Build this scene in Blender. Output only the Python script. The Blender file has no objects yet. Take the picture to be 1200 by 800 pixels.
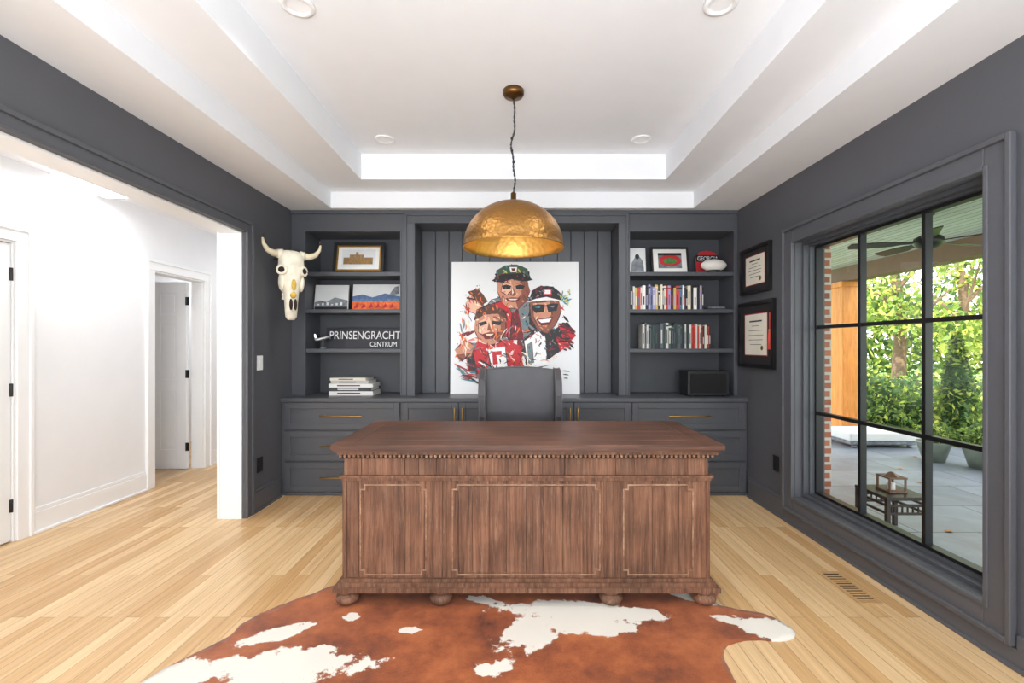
import bpy, bmesh, math, random
from mathutils import Vector, Matrix, noise
from mathutils.geometry import delaunay_2d_cdt
from collections import Counter
random.seed(7)
D = bpy.data
scene = bpy.context.scene

# ------------------------------------------------------------------ materials
def lin(c):
    return tuple(((v/255)/12.92 if v/255 <= 0.04045 else ((v/255+0.055)/1.055)**2.4) for v in c)
def newmat(name):
    m = D.materials.new(name); m.use_nodes = True
    return m, m.node_tree.nodes, m.node_tree.links, m.node_tree.nodes['Principled BSDF']
def mat(name, rgb, rough=0.5, metal=0.0, var=0.06, scale=6.0, bump=0.0, bscale=80, emit=0.0, spec=0.5):
    m, N, L, b = newmat(name)
    c = lin(rgb)
    tc = N.new('ShaderNodeTexCoord'); n = N.new('ShaderNodeTexNoise')
    n.inputs['Scale'].default_value = scale; n.inputs['Detail'].default_value = 4
    L.new(tc.outputs['Object'], n.inputs['Vector'])
    r = N.new('ShaderNodeValToRGB')
    r.color_ramp.elements[0].position = 0.3; r.color_ramp.elements[1].position = 0.7
    r.color_ramp.elements[0].color = tuple(max(0, v*(1-var)) for v in c)+(1,)
    r.color_ramp.elements[1].color = tuple(min(1, v*(1+var)) for v in c)+(1,)
    L.new(n.outputs['Fac'], r.inputs['Fac']); L.new(r.outputs['Color'], b.inputs['Base Color'])
    b.inputs['Roughness'].default_value = rough; b.inputs['Metallic'].default_value = metal
    b.inputs['Specular IOR Level'].default_value = spec
    if bump > 0:
        n2 = N.new('ShaderNodeTexNoise'); n2.inputs['Scale'].default_value = bscale
        L.new(tc.outputs['Object'], n2.inputs['Vector'])
        bp = N.new('ShaderNodeBump'); bp.inputs['Strength'].default_value = bump; bp.inputs['Distance'].default_value = 0.002
        L.new(n2.outputs['Fac'], bp.inputs['Height']); L.new(bp.outputs['Normal'], b.inputs['Normal'])
    if emit > 0:
        b.inputs['Emission Color'].default_value = c+(1,); b.inputs['Emission Strength'].default_value = emit
    return m
def wood(name, cols, sc, rough=0.5, bump=0.3, coarse=1.0, patch=0.0, pscale=3.0, worn=None, island=0.0, wamt=0.7):
    m, N, L, b = newmat(name)
    tc = N.new('ShaderNodeTexCoord'); mp = N.new('ShaderNodeMapping')
    mp.inputs['Scale'].default_value = sc
    L.new(tc.outputs['Object'], mp.inputs['Vector'])
    n = N.new('ShaderNodeTexNoise'); n.inputs['Scale'].default_value = coarse; n.inputs['Detail'].default_value = 9
    n.inputs['Roughness'].default_value = 0.76; n.inputs['Distortion'].default_value = 0.5
    L.new(mp.outputs['Vector'], n.inputs['Vector'])
    r = N.new('ShaderNodeValToRGB'); e = r.color_ramp.elements
    e[0].position = 0.30; e[1].position = 0.70
    e[0].color = lin(cols[0])+(1,); e[1].color = lin(cols[-1])+(1,)
    if len(cols) > 2:
        x = e.new(0.48); x.color = lin(cols[1])+(1,)
    L.new(n.outputs['Fac'], r.inputs['Fac']); col = r.outputs['Color']
    if patch:
        n2 = N.new('ShaderNodeTexNoise'); n2.inputs['Scale'].default_value = pscale; n2.inputs['Detail'].default_value = 5
        L.new(tc.outputs['Object'], n2.inputs['Vector'])
        r2 = N.new('ShaderNodeValToRGB'); r2.color_ramp.elements[0].position = 0.35; r2.color_ramp.elements[1].position = 0.62
        v = 1-patch; r2.color_ramp.elements[0].color = (v, v, v, 1); r2.color_ramp.elements[1].color = (1.0, 1.0, 1.0, 1)
        L.new(n2.outputs['Fac'], r2.inputs['Fac'])
        mx = N.new('ShaderNodeMix'); mx.data_type = 'RGBA'; mx.blend_type = 'MULTIPLY'; mx.inputs['Factor'].default_value = 1
        L.new(col, mx.inputs['A']); L.new(r2.outputs['Color'], mx.inputs['B']); col = mx.outputs['Result']
    if island:
        g = N.new('ShaderNodeNewGeometry'); mr = N.new('ShaderNodeMapRange'); mr.inputs['To Min'].default_value = 1-island; mr.inputs['To Max'].default_value = 1+island*0.6
        L.new(g.outputs['Random Per Island'], mr.inputs['Value'])
        vm = N.new('ShaderNodeVectorMath'); vm.operation = 'SCALE'; L.new(col, vm.inputs[0]); L.new(mr.outputs[0], vm.inputs['Scale']); col = vm.outputs[0]
    if worn:
        mp3 = N.new('ShaderNodeMapping'); mp3.inputs['Scale'].default_value = tuple(q*1.3 for q in sc); L.new(tc.outputs['Object'], mp3.inputs['Vector'])
        n3 = N.new('ShaderNodeTexNoise'); n3.inputs['Scale'].default_value = 1.7; n3.inputs['Detail'].default_value = 9; n3.inputs['Roughness'].default_value = 0.82
        L.new(mp3.outputs['Vector'], n3.inputs['Vector'])
        r3 = N.new('ShaderNodeValToRGB'); r3.color_ramp.elements[0].position = 0.54; r3.color_ramp.elements[1].position = 0.70
        r3.color_ramp.elements[1].color = (wamt, wamt, wamt, 1)
        L.new(n3.outputs['Fac'], r3.inputs['Fac'])
        mx3 = N.new('ShaderNodeMix'); mx3.data_type = 'RGBA'; L.new(r3.outputs['Color'], mx3.inputs['Factor']); L.new(col, mx3.inputs['A']); mx3.inputs['B'].default_value = lin(worn)+(1,)
        col = mx3.outputs['Result']
    L.new(col, b.inputs['Base Color'])
    bp = N.new('ShaderNodeBump'); bp.inputs['Strength'].default_value = bump; bp.inputs['Distance'].default_value = 0.004
    L.new(n.outputs['Fac'], bp.inputs['Height']); L.new(bp.outputs['Normal'], b.inputs['Normal'])
    b.inputs['Roughness'].default_value = rough
    return m
def brickmat(name, c1, c2, cm, bw, rh, mortar, rot, rough, grain=None, off=0.5, gstr=0.25, bump=0.2):
    m, N, L, b = newmat(name)
    tc = N.new('ShaderNodeTexCoord'); mp = N.new('ShaderNodeMapping')
    mp.inputs['Rotation'].default_value = rot
    L.new(tc.outputs['Object'], mp.inputs['Vector'])
    br = N.new('ShaderNodeTexBrick'); L.new(mp.outputs['Vector'], br.inputs['Vector'])
    br.inputs['Color1'].default_value = lin(c1)+(1,); br.inputs['Color2'].default_value = lin(c2)+(1,)
    br.inputs['Mortar'].default_value = lin(cm)+(1,)
    br.inputs['Scale'].default_value = 1; br.inputs['Brick Width'].default_value = bw
    br.inputs['Row Height'].default_value = rh; br.inputs['Mortar Size'].default_value = mortar
    br.inputs['Mortar Smooth'].default_value = 0.1
    br.offset = off; br.offset_frequency = 2
    col = br.outputs['Color']
    if grain:
        mp2 = N.new('ShaderNodeMapping'); mp2.inputs['Scale'].default_value = grain
        L.new(tc.outputs['Object'], mp2.inputs['Vector'])
        n = N.new('ShaderNodeTexNoise'); n.inputs['Scale'].default_value = 1; n.inputs['Detail'].default_value = 8
        n.inputs['Distortion'].default_value = 0.6; n.inputs['Roughness'].default_value = 0.6
        L.new(mp2.outputs['Vector'], n.inputs['Vector'])
        r = N.new('ShaderNodeValToRGB')
        r.color_ramp.elements[0].position = 0.3; r.color_ramp.elements[1].position = 0.65
        v = 1-gstr
        r.color_ramp.elements[0].color = (v, v*0.94, v*0.86, 1); r.color_ramp.elements[1].color = (1, 1, 1, 1)
        L.new(n.outputs['Fac'], r.inputs['Fac'])
        mx = N.new('ShaderNodeMix'); mx.data_type = 'RGBA'; mx.blend_type = 'MULTIPLY'
        mx.inputs['Factor'].default_value = 1
        L.new(col, mx.inputs['A']); L.new(r.outputs['Color'], mx.inputs['B'])
        col = mx.outputs['Result']
    L.new(col, b.inputs['Base Color'])
    bp = N.new('ShaderNodeBump'); bp.inputs['Strength'].default_value = bump; bp.inputs['Distance'].default_value = 0.002
    bp.invert = True
    L.new(br.outputs['Fac'], bp.inputs['Height']); L.new(bp.outputs['Normal'], b.inputs['Normal'])
    b.inputs['Roughness'].default_value = rough
    return m

M_dark = mat('charcoal_paint', (86, 87, 92), 0.42, var=0.02)
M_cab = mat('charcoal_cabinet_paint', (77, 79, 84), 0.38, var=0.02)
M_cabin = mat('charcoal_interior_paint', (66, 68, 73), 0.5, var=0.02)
M_white = mat('white_paint', (240, 240, 241), 0.6, var=0.01)
M_trimw = mat('white_trim_paint', (244, 244, 244), 0.35, var=0.01)
M_ceil = mat('ceiling_paint', (243, 244, 247), 0.7, var=0.01)
M_brass = mat('brass', (190, 150, 90), 0.35, 1.0, var=0.1)
M_black = mat('black_metal', (18, 18, 20), 0.35, var=0.1)
M_blackp = mat('black_plastic', (26, 26, 28), 0.5, var=0.1)
M_floor = brickmat('oak_planks', (234, 202, 156), (206, 164, 112), (140, 104, 68), 1.15, 0.072, 0.0012,
                   (0, 0, math.pi/2), 0.34, grain=(44, 1.8, 1), off=0.37, gstr=0.24, bump=0.1)

# ------------------------------------------------------------------ mesh builder
class MB:
    def __init__(s): s.v = []; s.f = []; s.m = []; s.s = []
    def add(s, vs, fs, m=0, smooth=False):
        o = len(s.v); s.v += [tuple(v) for v in vs]
        for f in fs: s.f.append([i+o for i in f]); s.m.append(m); s.s.append(smooth)
    def box(s, x0, x1, y0, y1, z0, z1, m=0, M=None):
        vs = [Vector((x, y, z)) for x in (x0, x1) for y in (y0, y1) for z in (z0, z1)]
        if M: vs = [M @ v for v in vs]
        s.add(vs, [(0,1,3,2),(4,6,7,5),(0,4,5,1),(2,3,7,6),(0,2,6,4),(1,5,7,3)], m)
    def lathe(s, prof, c=(0,0,0), seg=32, m=0, M=None, smooth=True, cap=True):
        vs = []; n = len(prof)
        for i in range(seg):
            a = 2*math.pi*i/seg
            for r, z in prof: vs.append(Vector((r*math.cos(a), r*math.sin(a), z)))
        if M: vs = [M @ v for v in vs]
        vs = [v+Vector(c) for v in vs]
        fs = []
        for i in range(seg):
            j = (i+1) % seg
            for k in range(n-1): fs.append((i*n+k, j*n+k, j*n+k+1, i*n+k+1))
        if cap:
            if prof[0][0] > 1e-5: fs.append([i*n for i in range(seg)])
            if prof[-1][0] > 1e-5: fs.append([i*n+n-1 for i in range(seg)])
        s.add(vs, fs, m, smooth)
    def cyl(s, c, r, h, axis='z', m=0, seg=20, r2=None, smooth=True):
        M = {'z': Matrix(), 'x': Matrix.Rotation(math.pi/2, 4, 'Y'), 'y': Matrix.Rotation(-math.pi/2, 4, 'X')}[axis]
        s.lathe([(r, 0), (r2 if r2 is not None else r, h)], c, seg, m, M, smooth)
    def ell(s, c, r, m=0, seg=16, rings=10, M=None):
        if isinstance(r, (int, float)): r = (r, r, r)
        vs = []; fs = []
        for k in range(rings+1):
            t = math.pi*k/rings
            for i in range(seg):
                a = 2*math.pi*i/seg
                v = Vector((r[0]*math.sin(t)*math.cos(a), r[1]*math.sin(t)*math.sin(a), r[2]*math.cos(t)))
                if M: v = M @ v
                vs.append(v+Vector(c))
        for k in range(rings):
            for i in range(seg):
                j = (i+1) % seg
                fs.append((k*seg+i, k*seg+j, (k+1)*seg+j, (k+1)*seg+i))
        s.add(vs, fs, m, True)
    def tube(s, path, rad, seg=8, m=0, closed=False, flat=None):
        P = [Vector(p) for p in path]; n = len(P)
        R = rad if isinstance(rad, (list, tuple)) else [rad]*n
        vs = []
        ref = Vector((0.13, 0.21, 0.97))
        for i in range(n):
            if closed: t = P[(i+1) % n]-P[i-1]
            else: t = P[min(i+1, n-1)]-P[max(i-1, 0)]
            t.normalize()
            u = t.cross(ref)
            if u.length < 0.1: u = t.cross(Vector((1, 0, 0)))
            u.normalize(); w = t.cross(u)
            for k in range(seg):
                a = 2*math.pi*k/seg
                vs.append(P[i]+(u*math.cos(a)+w*math.sin(a))*R[i])
        fs = []
        for i in range(n if closed else n-1):
            j = (i+1) % n
            for k in range(seg):
                l = (k+1) % seg
                fs.append((i*seg+k, i*seg+l, j*seg+l, j*seg+k))
        if not closed:
            fs.append(list(range(seg))); fs.append([(n-1)*seg+k for k in range(seg)])
        s.add(vs, fs, m, True)
    def prism(s, pts, plane, a, b, m=0):
        def V(p, t):
            return {'xz': (p[0], t, p[1]), 'yz': (t, p[0], p[1]), 'xy': (p[0], p[1], t)}[plane]
        n = len(pts); vs = [V(p, a) for p in pts]+[V(p, b) for p in pts]
        fs = [list(range(n)), list(range(n, 2*n))]+[(i, (i+1) % n, (i+1) % n+n, i+n) for i in range(n)]
        s.add(vs, fs, m)
    def loft(s, rings, m=0, smooth=True):
        n = len(rings[0]); vs = [v for r in rings for v in r]; fs = []
        for k in range(len(rings)-1):
            for i in range(n):
                j = (i+1) % n; fs.append((k*n+i, k*n+j, (k+1)*n+j, (k+1)*n+i))
        fs.append(list(range(n))); fs.append([(len(rings)-1)*n+i for i in range(n)])
        s.add(vs, fs, m, smooth)
    def obj(s, name, mats, bevel=0, seg=2, sub=0, loc=(0,0,0), rot=(0,0,0), parent=None, recalc=True, weld=False):
        me = D.meshes.new(name); me.from_pydata(s.v, [], s.f)
        for m in mats: me.materials.append(m)
        me.polygons.foreach_set('material_index', s.m); me.polygons.foreach_set('use_smooth', s.s)
        if recalc:
            bm = bmesh.new(); bm.from_mesh(me)
            if weld: bmesh.ops.remove_doubles(bm, verts=bm.verts, dist=1e-5)
            bmesh.ops.recalc_face_normals(bm, faces=bm.faces); bm.to_mesh(me); bm.free()
        me.update()
        o = D.objects.new(name, me); scene.collection.objects.link(o)
        o.location = loc; o.rotation_euler = rot
        if bevel:
            b = o.modifiers.new('bevel', 'BEVEL'); b.width = bevel; b.segments = seg; b.limit_method = 'ANGLE'; b.angle_limit = math.radians(50)
        if sub:
            b = o.modifiers.new('sub', 'SUBSURF'); b.levels = sub; b.render_levels = sub
        if parent: o.parent = parent
        return o

# ------------------------------------------------------------------ ROOM SHELL
XL, XR, YB, YF, ZC = -2.134, 2.10, 4.90, -1.6, 2.64
b = MB(); b.box(-5.3, 2.30, YF-0.1, 6.7, -0.1, 0); b.obj('floor', [M_floor])

b = MB()  # tray ceiling
b.box(XL-0.02, -1.725, YF, YB, 2.64, 2.79); b.box(1.65, XR+0.02, YF, YB, 2.64, 2.79)
b.box(-1.725, 1.65, 4.29, YB, 2.64, 2.79); b.box(-1.725, 1.65, YF, -1.2, 2.64, 2.79)
b.box(XL-0.02, -1.337, YF, YB, 2.79, 3.01); b.box(1.29, XR+0.02, YF, YB, 2.79, 3.01)
b.box(-1.337, 1.29, 3.97, YB, 2.79, 3.01); b.box(-1.337, 1.29, YF, -0.8, 2.79, 3.01)
b.box(XL-0.02, XR+0.02, YF, YB, 3.01, 3.12)
b.obj('ceiling', [M_ceil])
b = MB(); b.box(-5.3, -2.156, YF, 6.7, 2.64, 2.75); b.obj('ceiling_hall', [M_ceil])

b = MB(); b.box(-2.324, XR+0.2, 4.75, 4.90, 0, 3.12); b.obj('wall_back', [M_dark])
b = MB(); b.box(-5.3, XR+0.2, YF-0.1, YF, 0, 3.12); b.obj('wall_front', [M_white])

OH = 2.25; OY0, OY1 = 0.3, 3.62
b = MB()
for (x0, x1, m) in ((-2.154, XL, 0), (-2.324, -2.154, 1)):
    b.box(x0, x1, OY1, 4.75, 0, 2.64 if m else 3.12, m)
    b.box(x0, x1, YF, OY0, 0, 2.64 if m else 3.12, m)
    b.box(x0, x1, OY0, OY1, OH, 2.64 if m else 3.12, m)
b.box(-2.324, -2.154, 4.90, 6.6, 0, 2.64, 1)
b.obj('wall_left', [M_dark, M_white])
b = MB()
b.box(XL, XL+0.018, OY1, OY1+0.09, 0, OH+0.09); b.box(XL, XL+0.018, OY0-0.09, OY0, 0, OH+0.09)
b.box(XL, XL+0.018, OY0, OY1, OH, OH+0.09)
b.box(XL+0.001, XL+0.030, OY1+0.066, OY1+0.092, 0, OH+0.092); b.box(XL+0.001, XL+0.030, OY0-0.09, OY1+0.066, OH+0.066, OH+0.092)
b.box(XL+0.001, XL+0.024, OY1+0.001, OY1+0.014, 0, OH+0.014); b.box(XL+0.001, XL+0.024, OY0, OY1+0.001, OH+0.001, OH+0.014)
b.obj('trim_opening_casing', [M_dark], bevel=0.004)
b = MB()
b.box(-2.322, -2.152, OY1-0.012, OY1-0.0005, 0, OH-0.012); b.box(-2.322, -2.152, OY0+0.0005, OY0+0.012, 0, OH-0.012)
b.box(-2.322, -2.152, OY0, OY1-0.0005, OH-0.012, OH-0.0005)
b.box(-2.345, -2.324, OY1-0.012, OY1+0.1, 0, OH); b.box(-2.345, -2.324, OY0, OY1+0.1, OH, OH+0.1)
b.obj('trim_opening_jamb', [M_trimw], bevel=0.002)

# right wall with window hole
WY0, WY1, WZ0, WZ1 = 2.05, 3.47, 0.22, 2.13
b = MB()
b.box(XR, XR+0.2, WY1, 4.75, 0, 3.12); b.box(XR, XR+0.2, YF, WY0, 0, 3.12)
b.box(XR, XR+0.2, WY0, WY1, WZ1, 3.12); b.box(XR, XR+0.2, WY0, WY1, 0, WZ0)
b.obj('wall_right', [M_dark])
def ring(b, x0, x1, y0, y1, z0, z1, w, m=0):
    b.box(x0, x1, y0, y0+w, z0, z1, m); b.box(x0, x1, y1-w, y1, z0, z1, m)
    b.box(x0, x1, y0+w, y1-w, z0, z0+w, m); b.box(x0, x1, y0+w, y1-w, z1-w, z1, m)
b = MB()
ring(b, XR-0.022, XR, WY0-0.12, WY1+0.12, WZ0-0.12, WZ1+0.12, 0.12)
ring(b, XR-0.038, XR-0.01, WY0-0.125, WY1+0.125, WZ0-0.125, WZ1+0.125, 0.025)
ring(b, XR-0.03, XR-0.001, WY0-0.022, WY1+0.022, WZ0-0.022, WZ1+0.022, 0.021)
b.obj('trim_window_casing', [M_dark], bevel=0.005)
M_glass, N, L, bs = newmat('window_glass')
tr = N.new('ShaderNodeBsdfTransparent'); gl = N.new('ShaderNodeBsdfGlossy'); gl.inputs['Roughness'].default_value = 0.02
mx = N.new('ShaderNodeMixShader'); mx.inputs[0].default_value = 0.03
L.new(tr.outputs[0], mx.inputs[1]); L.new(gl.outputs[0], mx.inputs[2])
L.new(mx.outputs[0], N['Material Output'].inputs['Surface'])
b = MB()
ring(b, XR+0.05, XR+0.2, WY0, WY1, WZ0, WZ1, 0.02, 0)
ring(b, XR+0.09, XR+0.2, WY0+0.02, WY1-0.02, WZ0+0.02, WZ1-0.02, 0.014, 0)
ring(b, XR+0.125, XR+0.18, WY0+0.03, WY1-0.03, WZ0+0.03, WZ1-0.03, 0.022, 1)
for k in (1, 2):
    y = WY0+(WY1-WY0)*k/3; b.box(XR+0.13, XR+0.17, y-0.012, y+0.012, WZ0+0.04, WZ1-0.04, 1)
    z = WZ0+(WZ1-WZ0)*k/3; b.box(XR+0.131, XR+0.169, WY0+0.04, WY1-0.04, z-0.012, z+0.012, 1)
b.box(XR+0.148, XR+0.152, WY0+0.04, WY1-0.04, WZ0+0.04, WZ1-0.04, 2)
b.obj('window_1', [M_cab, M_black, M_glass])

b = MB()
b.box(XR-0.018, XR, WY1+0.125, 4.15, 0, 0.15); b.box(XR-0.03, XR-0.001, WY1+0.125, 4.15, 0, 0.02); b.box(XR-0.012, XR-0.001, WY1+0.125, 4.15, 0.15, 0.175)
b.box(XR-0.018, XR, YF, WY1+0.12, 0, 0.09); b.box(XR-0.03, XR-0.001, YF, WY1+0.12, 0, 0.02)
b.box(XR-0.018, XR, YF, WY0-0.13, 0.09, 0.15)
b.obj('baseboard_right', [M_dark], bevel=0.004)
b = MB()
b.box(XL, XL+0.018, OY1+0.093, 4.15, 0, 0.16); b.box(XL+0.001, XL+0.03, OY1+0.093, 4.15, 0, 0.02); b.box(XL+0.001, XL+0.012, OY1+0.093, 4.15, 0.16, 0.185)
b.box(XL, XL+0.018, YF, OY0-0.09, 0, 0.16)
b.obj('baseboard_left', [M_dark], bevel=0.004)

# hall outer wall with two doorways
HX = -3.48; DH = 2.08
D1 = (2.38, 3.20); D2 = (4.42, 5.13)
b = MB()
for y0, y1 in ((YF, D1[0]), (D1[1], D2[0]), (D2[1], 6.6)): b.box(HX-0.13, HX, y0, y1, 0, 2.64)
for d in (D1, D2): b.box(HX-0.13, HX, d[0], d[1], DH, 2.64)
b.obj('wall_hall_left', [M_white])
b = MB(); b.box(-5.3, -2.154, 6.6, 6.7, 0, 2.64); b.obj('wall_hall_back', [M_white])
b = MB(); b.box(-5.3, -5.2, YF, 6.6, 0, 2.64); b.box(-5.2, HX-0.13, 3.4, 3.5, 0, 2.64); b.obj('wall_far_left', [M_white])
b = MB()
segs = ((YF, D1[0]-0.102), (D1[1]+0.102, D2[0]-0.102), (D2[1]+0.102, 6.6))
for y0, y1 in segs:
    b.box(HX, HX+0.018, y0, y1, 0, 0.155); b.box(HX+0.001, HX+0.032, y0, y1, 0, 0.02); b.box(HX+0.001, HX+0.012, y0, y1, 0.155, 0.185)
b.obj('baseboard_hall', [M_trimw], bevel=0.004)
for i, d in enumerate((D1, D2)):
    b = MB()
    w = 0.1; o = 0.076; e = 0.002
    b.box(HX, HX+0.018, d[0]-w, d[0], 0, DH); b.box(HX, HX+0.018, d[1], d[1]+w, 0, DH); b.box(HX, HX+0.018, d[0]-w, d[1]+w, DH, DH+w)
    b.box(HX+0.001, HX+0.03, d[0]-w-e, d[0]-o, 0, DH+o); b.box(HX+0.001, HX+0.03, d[1]+o, d[1]+w+e, 0, DH+o); b.box(HX+0.001, HX+0.03, d[0]-w-e, d[1]+w+e, DH+o, DH+w+e)
    b.box(HX-0.128, HX-0.001, d[0]+0.0005, d[0]+0.015, 0, DH-0.015); b.box(HX-0.128, HX-0.001, d[1]-0.015, d[1]-0.0005, 0, DH-0.015); b.box(HX-0.128, HX-0.001, d[0]+0.0005, d[1]-0.0005, DH-0.015, DH-0.0005)
    b.obj('trim_%d' % (i+1), [M_trimw], bevel=0.003)
def door(name, W, loc, rotz, hinge_side=0, face=-1):
    b = MB(); T = 0.02
    b.box(0, W, -T*0.55, T*0.55, 0.008, DH-0.02)
    st = 0.105; cm = W/2
    rails = [(0.008, 0.22), (0.86, 0.99), (1.60, 1.70), (DH-0.14, DH-0.02)]
    for s in (-1, 1):
        y0, y1 = sorted((s*T*0.55, s*T))
        for x0, x1 in ((0, st), (cm-0.05, cm+0.05), (W-st, W)): b.box(x0, x1, y0, y1, 0.008, DH-0.02)
        for z0, z1 in rails:
            b.box(st, cm-0.05, y0, y1, z0, z1); b.box(cm+0.05, W-st, y0, y1, z0, z1)
        for k in range(3):
            for x0, x1 in ((st, cm-0.05), (cm+0.05, W-st)):
                b.box(x0+0.03, x1-0.03, y0+0.001, y1-0.001, rails[k][1]+0.03, rails[k+1][0]-0.03)
    hx = 0 if hinge_side == 0 else W
    for z in (0.25, 1.05, 1.85):
        b.box(hx-0.012, hx+0.03, face*T-0.004, face*T+0.004, z-0.045, z+0.045, 1)
        b.cyl((hx, face*(T+0.004), z-0.045), 0.008, 0.09, 'z', 1)
    kx = W-0.07 if hinge_side == 0 else 0.07
    b.cyl((kx, -0.05, 0.98), 0.012, 0.10, 'y', 1); b.ell((kx, -0.06, 0.98), 0.027, 1); b.ell((kx, 0.06, 0.98), 0.027, 1)
    return b.obj(name, [M_trimw, M_black], bevel=0.003, loc=loc, rot=(0, 0, rotz))
door('door_1', D1[1]-D1[0]-0.034, (HX-0.03, D1[0]+0.017, 0), math.pi/2, 1, -1)
door('door_2', 0.68, (HX-0.145-0.68, D2[1]-0.045, 0), 0, 1, -1)

# ------------------------------------------------------------------ BUILT-INS
UF, UB = 4.37, 4.70
SH = [2.06, 1.705, 1.33]; CT = 0.885
EP = 0.001
def bookcase(name, xa, xb, xc, xd, ztop):
    b = MB()
    b.box(xa, xb, UF, UB, CT, 2.638); b.box(xc, xd, UF, UB, CT, 2.638)
    b.box(xb, xc, UF, UB, ztop, 2.638)
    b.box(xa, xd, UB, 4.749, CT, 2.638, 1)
    for z in SH: b.box(xb, xc, UF+0.012, UB, z-0.035, z)
    b.box(xb-0.012, xb, UF-0.008, UF, CT, ztop+0.012); b.box(xc, xc+0.012, UF-0.008, UF, CT, ztop+0.012); b.box(xb, xc, UF-0.008, UF, ztop, ztop+0.012)
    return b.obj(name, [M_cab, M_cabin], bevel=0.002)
bookcase('built_in_bookcase', XL+EP, -1.998, -1.10, -0.956, 2.44)
bookcase('built_in_bookcase.001', 0.964, 1.076, 2.063, XR-EP, 2.44)
b = MB()
b.box(-0.955, 0.963, UF, 4.66, 2.515, 2.638)
x = -0.955
while x < 0.96:
    x1 = min(x+0.137, 0.963); b.box(x+0.003, x1-0.003, 4.662, 4.69, CT, 2.515); x = x1
b.box(-0.954, 0.962, 4.685, 4.749, CT, 2.637, 1)
for x0, x1 in ((-1.04, -0.955), (0.963, 1.045)):
    b.box(x0, x1, UF-0.022, UF-0.0005, CT, 2.515)
b.box(-1.04, 1.045, UF-0.022, UF-0.0005, 2.515, 2.60)
b.box(-1.05, 1.055, UF-0.035, UF-0.002, 2.585, 2.605)
for x0 in (-1.052, 1.037): b.box(x0, x0+0.02, UF-0.035, UF-0.002, CT, 2.585)
for x0 in (-0.968, 0.963): b.box(x0, x0+0.012, UF-0.03, UF-0.002, CT, 2.525)
b.box(-0.956, 0.963, UF-0.03, UF-0.002, 2.513, 2.525)
b.obj('trim_shiplap_alcove', [M_cab, M_black], bevel=0.003)
b = MB(); b.box(XL+EP, XR-EP, UF-0.02, UF-0.001, 2.607, 2.638); b.obj('trim_crown', [M_cab], bevel=0.004)

LF = 4.19
b = MB()
b.box(XL+EP, XR-EP, LF, 4.749, 0.001, 0.85)
def shaker(x0, x1, z0, z1, w=0.055):
    b.box(x0, x1, LF-0.010, LF, z0, z1, 0)
    y0, y1 = LF-0.022, LF-0.010
    b.box(x0, x0+w, y0, y1, z0, z1); b.box(x1-w, x1, y0, y1, z0, z1)
    b.box(x0+w, x1-w, y0, y1, z0, z0+w); b.box(x0+w, x1-w, y0, y1, z1-w, z1)
def pull(xc, zc, L_, vert=False):
    if vert:
        b.tube([(xc, LF-0.05, zc-L_/2), (xc, LF-0.05, zc+L_/2)], 0.006, 8, 1)
        for s in (-1, 1): b.tube([(xc, LF-0.05, zc+s*L_*0.4), (xc, LF-0.015, zc+s*L_*0.4)], 0.005, 8, 1)
    else:
        b.tube([(xc-L_/2, LF-0.05, zc), (xc+L_/2, LF-0.05, zc)], 0.006, 8, 1)
        for s in (-1, 1): b.tube([(xc+s*L_*0.4, LF-0.05, zc), (xc+s*L_*0.4, LF-0.015, zc)], 0.005, 8, 1)
for x0, x1 in ((-2.10, -1.055), (1.05, 2.075)):
    for z0, z1 in ((0.60, 0.845), (0.318, 0.585), (0.035, 0.303)):
        shaker(x0, x1, z0, z1); pull((x0+x1)/2, (z0+z1)/2, 0.38)
for x0, x1 in ((-1.035, -0.525), (-0.515, -0.008), (0.008, 0.515), (0.525, 1.035)): shaker(x0, x1, 0.035, 0.845)
for x0 in (-0.555, -0.485, 0.485, 0.555): pull(x0, 0.72, 0.16, True)
b.box(XL+EP, XR-EP, LF-0.03, 4.749, 0.85, CT-0.0005, 2)
b.box(XL+EP, XR-EP, LF-0.012, LF-0.001, 0.001, 0.03)
b.obj('base_cabinet', [M_cab, M_brass, M_cab], bevel=0.003)

# ------------------------------------------------------------------ DESK
M_dk = wood('weathered_oak_carved', [(62, 38, 26), (124, 83, 60), (160, 116, 88)], (46, 46, 1.9), 0.65, 0.7, patch=0.38, pscale=4.5, worn=(186, 156, 130), island=0.16, wamt=0.6)
M_dkx = wood('weathered_oak_top', [(52, 32, 24), (92, 58, 42), (124, 84, 64)], (1.6, 34, 34), 0.45, 0.25, patch=0.38, pscale=3.5, worn=(150, 112, 90), island=0.14, wamt=0.35)
M_dkl = wood('worn_edge_wood', [(104, 72, 52), (152, 114, 88), (198, 166, 138)], (12, 12, 12), 0.65, 0.4)
M_seam = mat('dark_seam', (40, 26, 20), 0.8)
b = MB()
DX0, DX1, DY0, DY1 = -0.907, 1.012, 2.425, 3.07
TX0, TX1, TY0, TY1 = -0.953, 1.071, 2.36, 3.13
b.box(TX0, TX1, TY0, TY1, 0.818, 0.8425, 1)
b.box(TX0, TX0+0.11, TY0, TY1, 0.8425, 0.846, 1); b.box(TX1-0.11, TX1, TY0, TY1, 0.8425, 0.846, 1)
for k in range(6):
    y0 = TY0+(TY1-TY0)*k/6; b.box(TX0+0.1108, TX1-0.1108, y0+0.0005, TY0+(TY1-TY0)*(k+1)/6-0.0005, 0.8425, 0.846, 1)
b.box(TX0+0.012, TX1-0.012, TY0+0.012, TY1-0.012, 0.805, 0.818, 1)
b.box(TX0+0.024, TX1-0.024, TY0+0.024, TY1-0.024, 0.790, 0.806, 0)
n = int((DX1-DX0+0.03)/0.0235)
for i in range(n+1):
    x = DX0-0.012+i*(DX1-DX0+0.024)/n
    b.ell((x, DY0-0.018, 0.779), (0.0085, 0.009, 0.010), 3, 8, 6)
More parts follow.
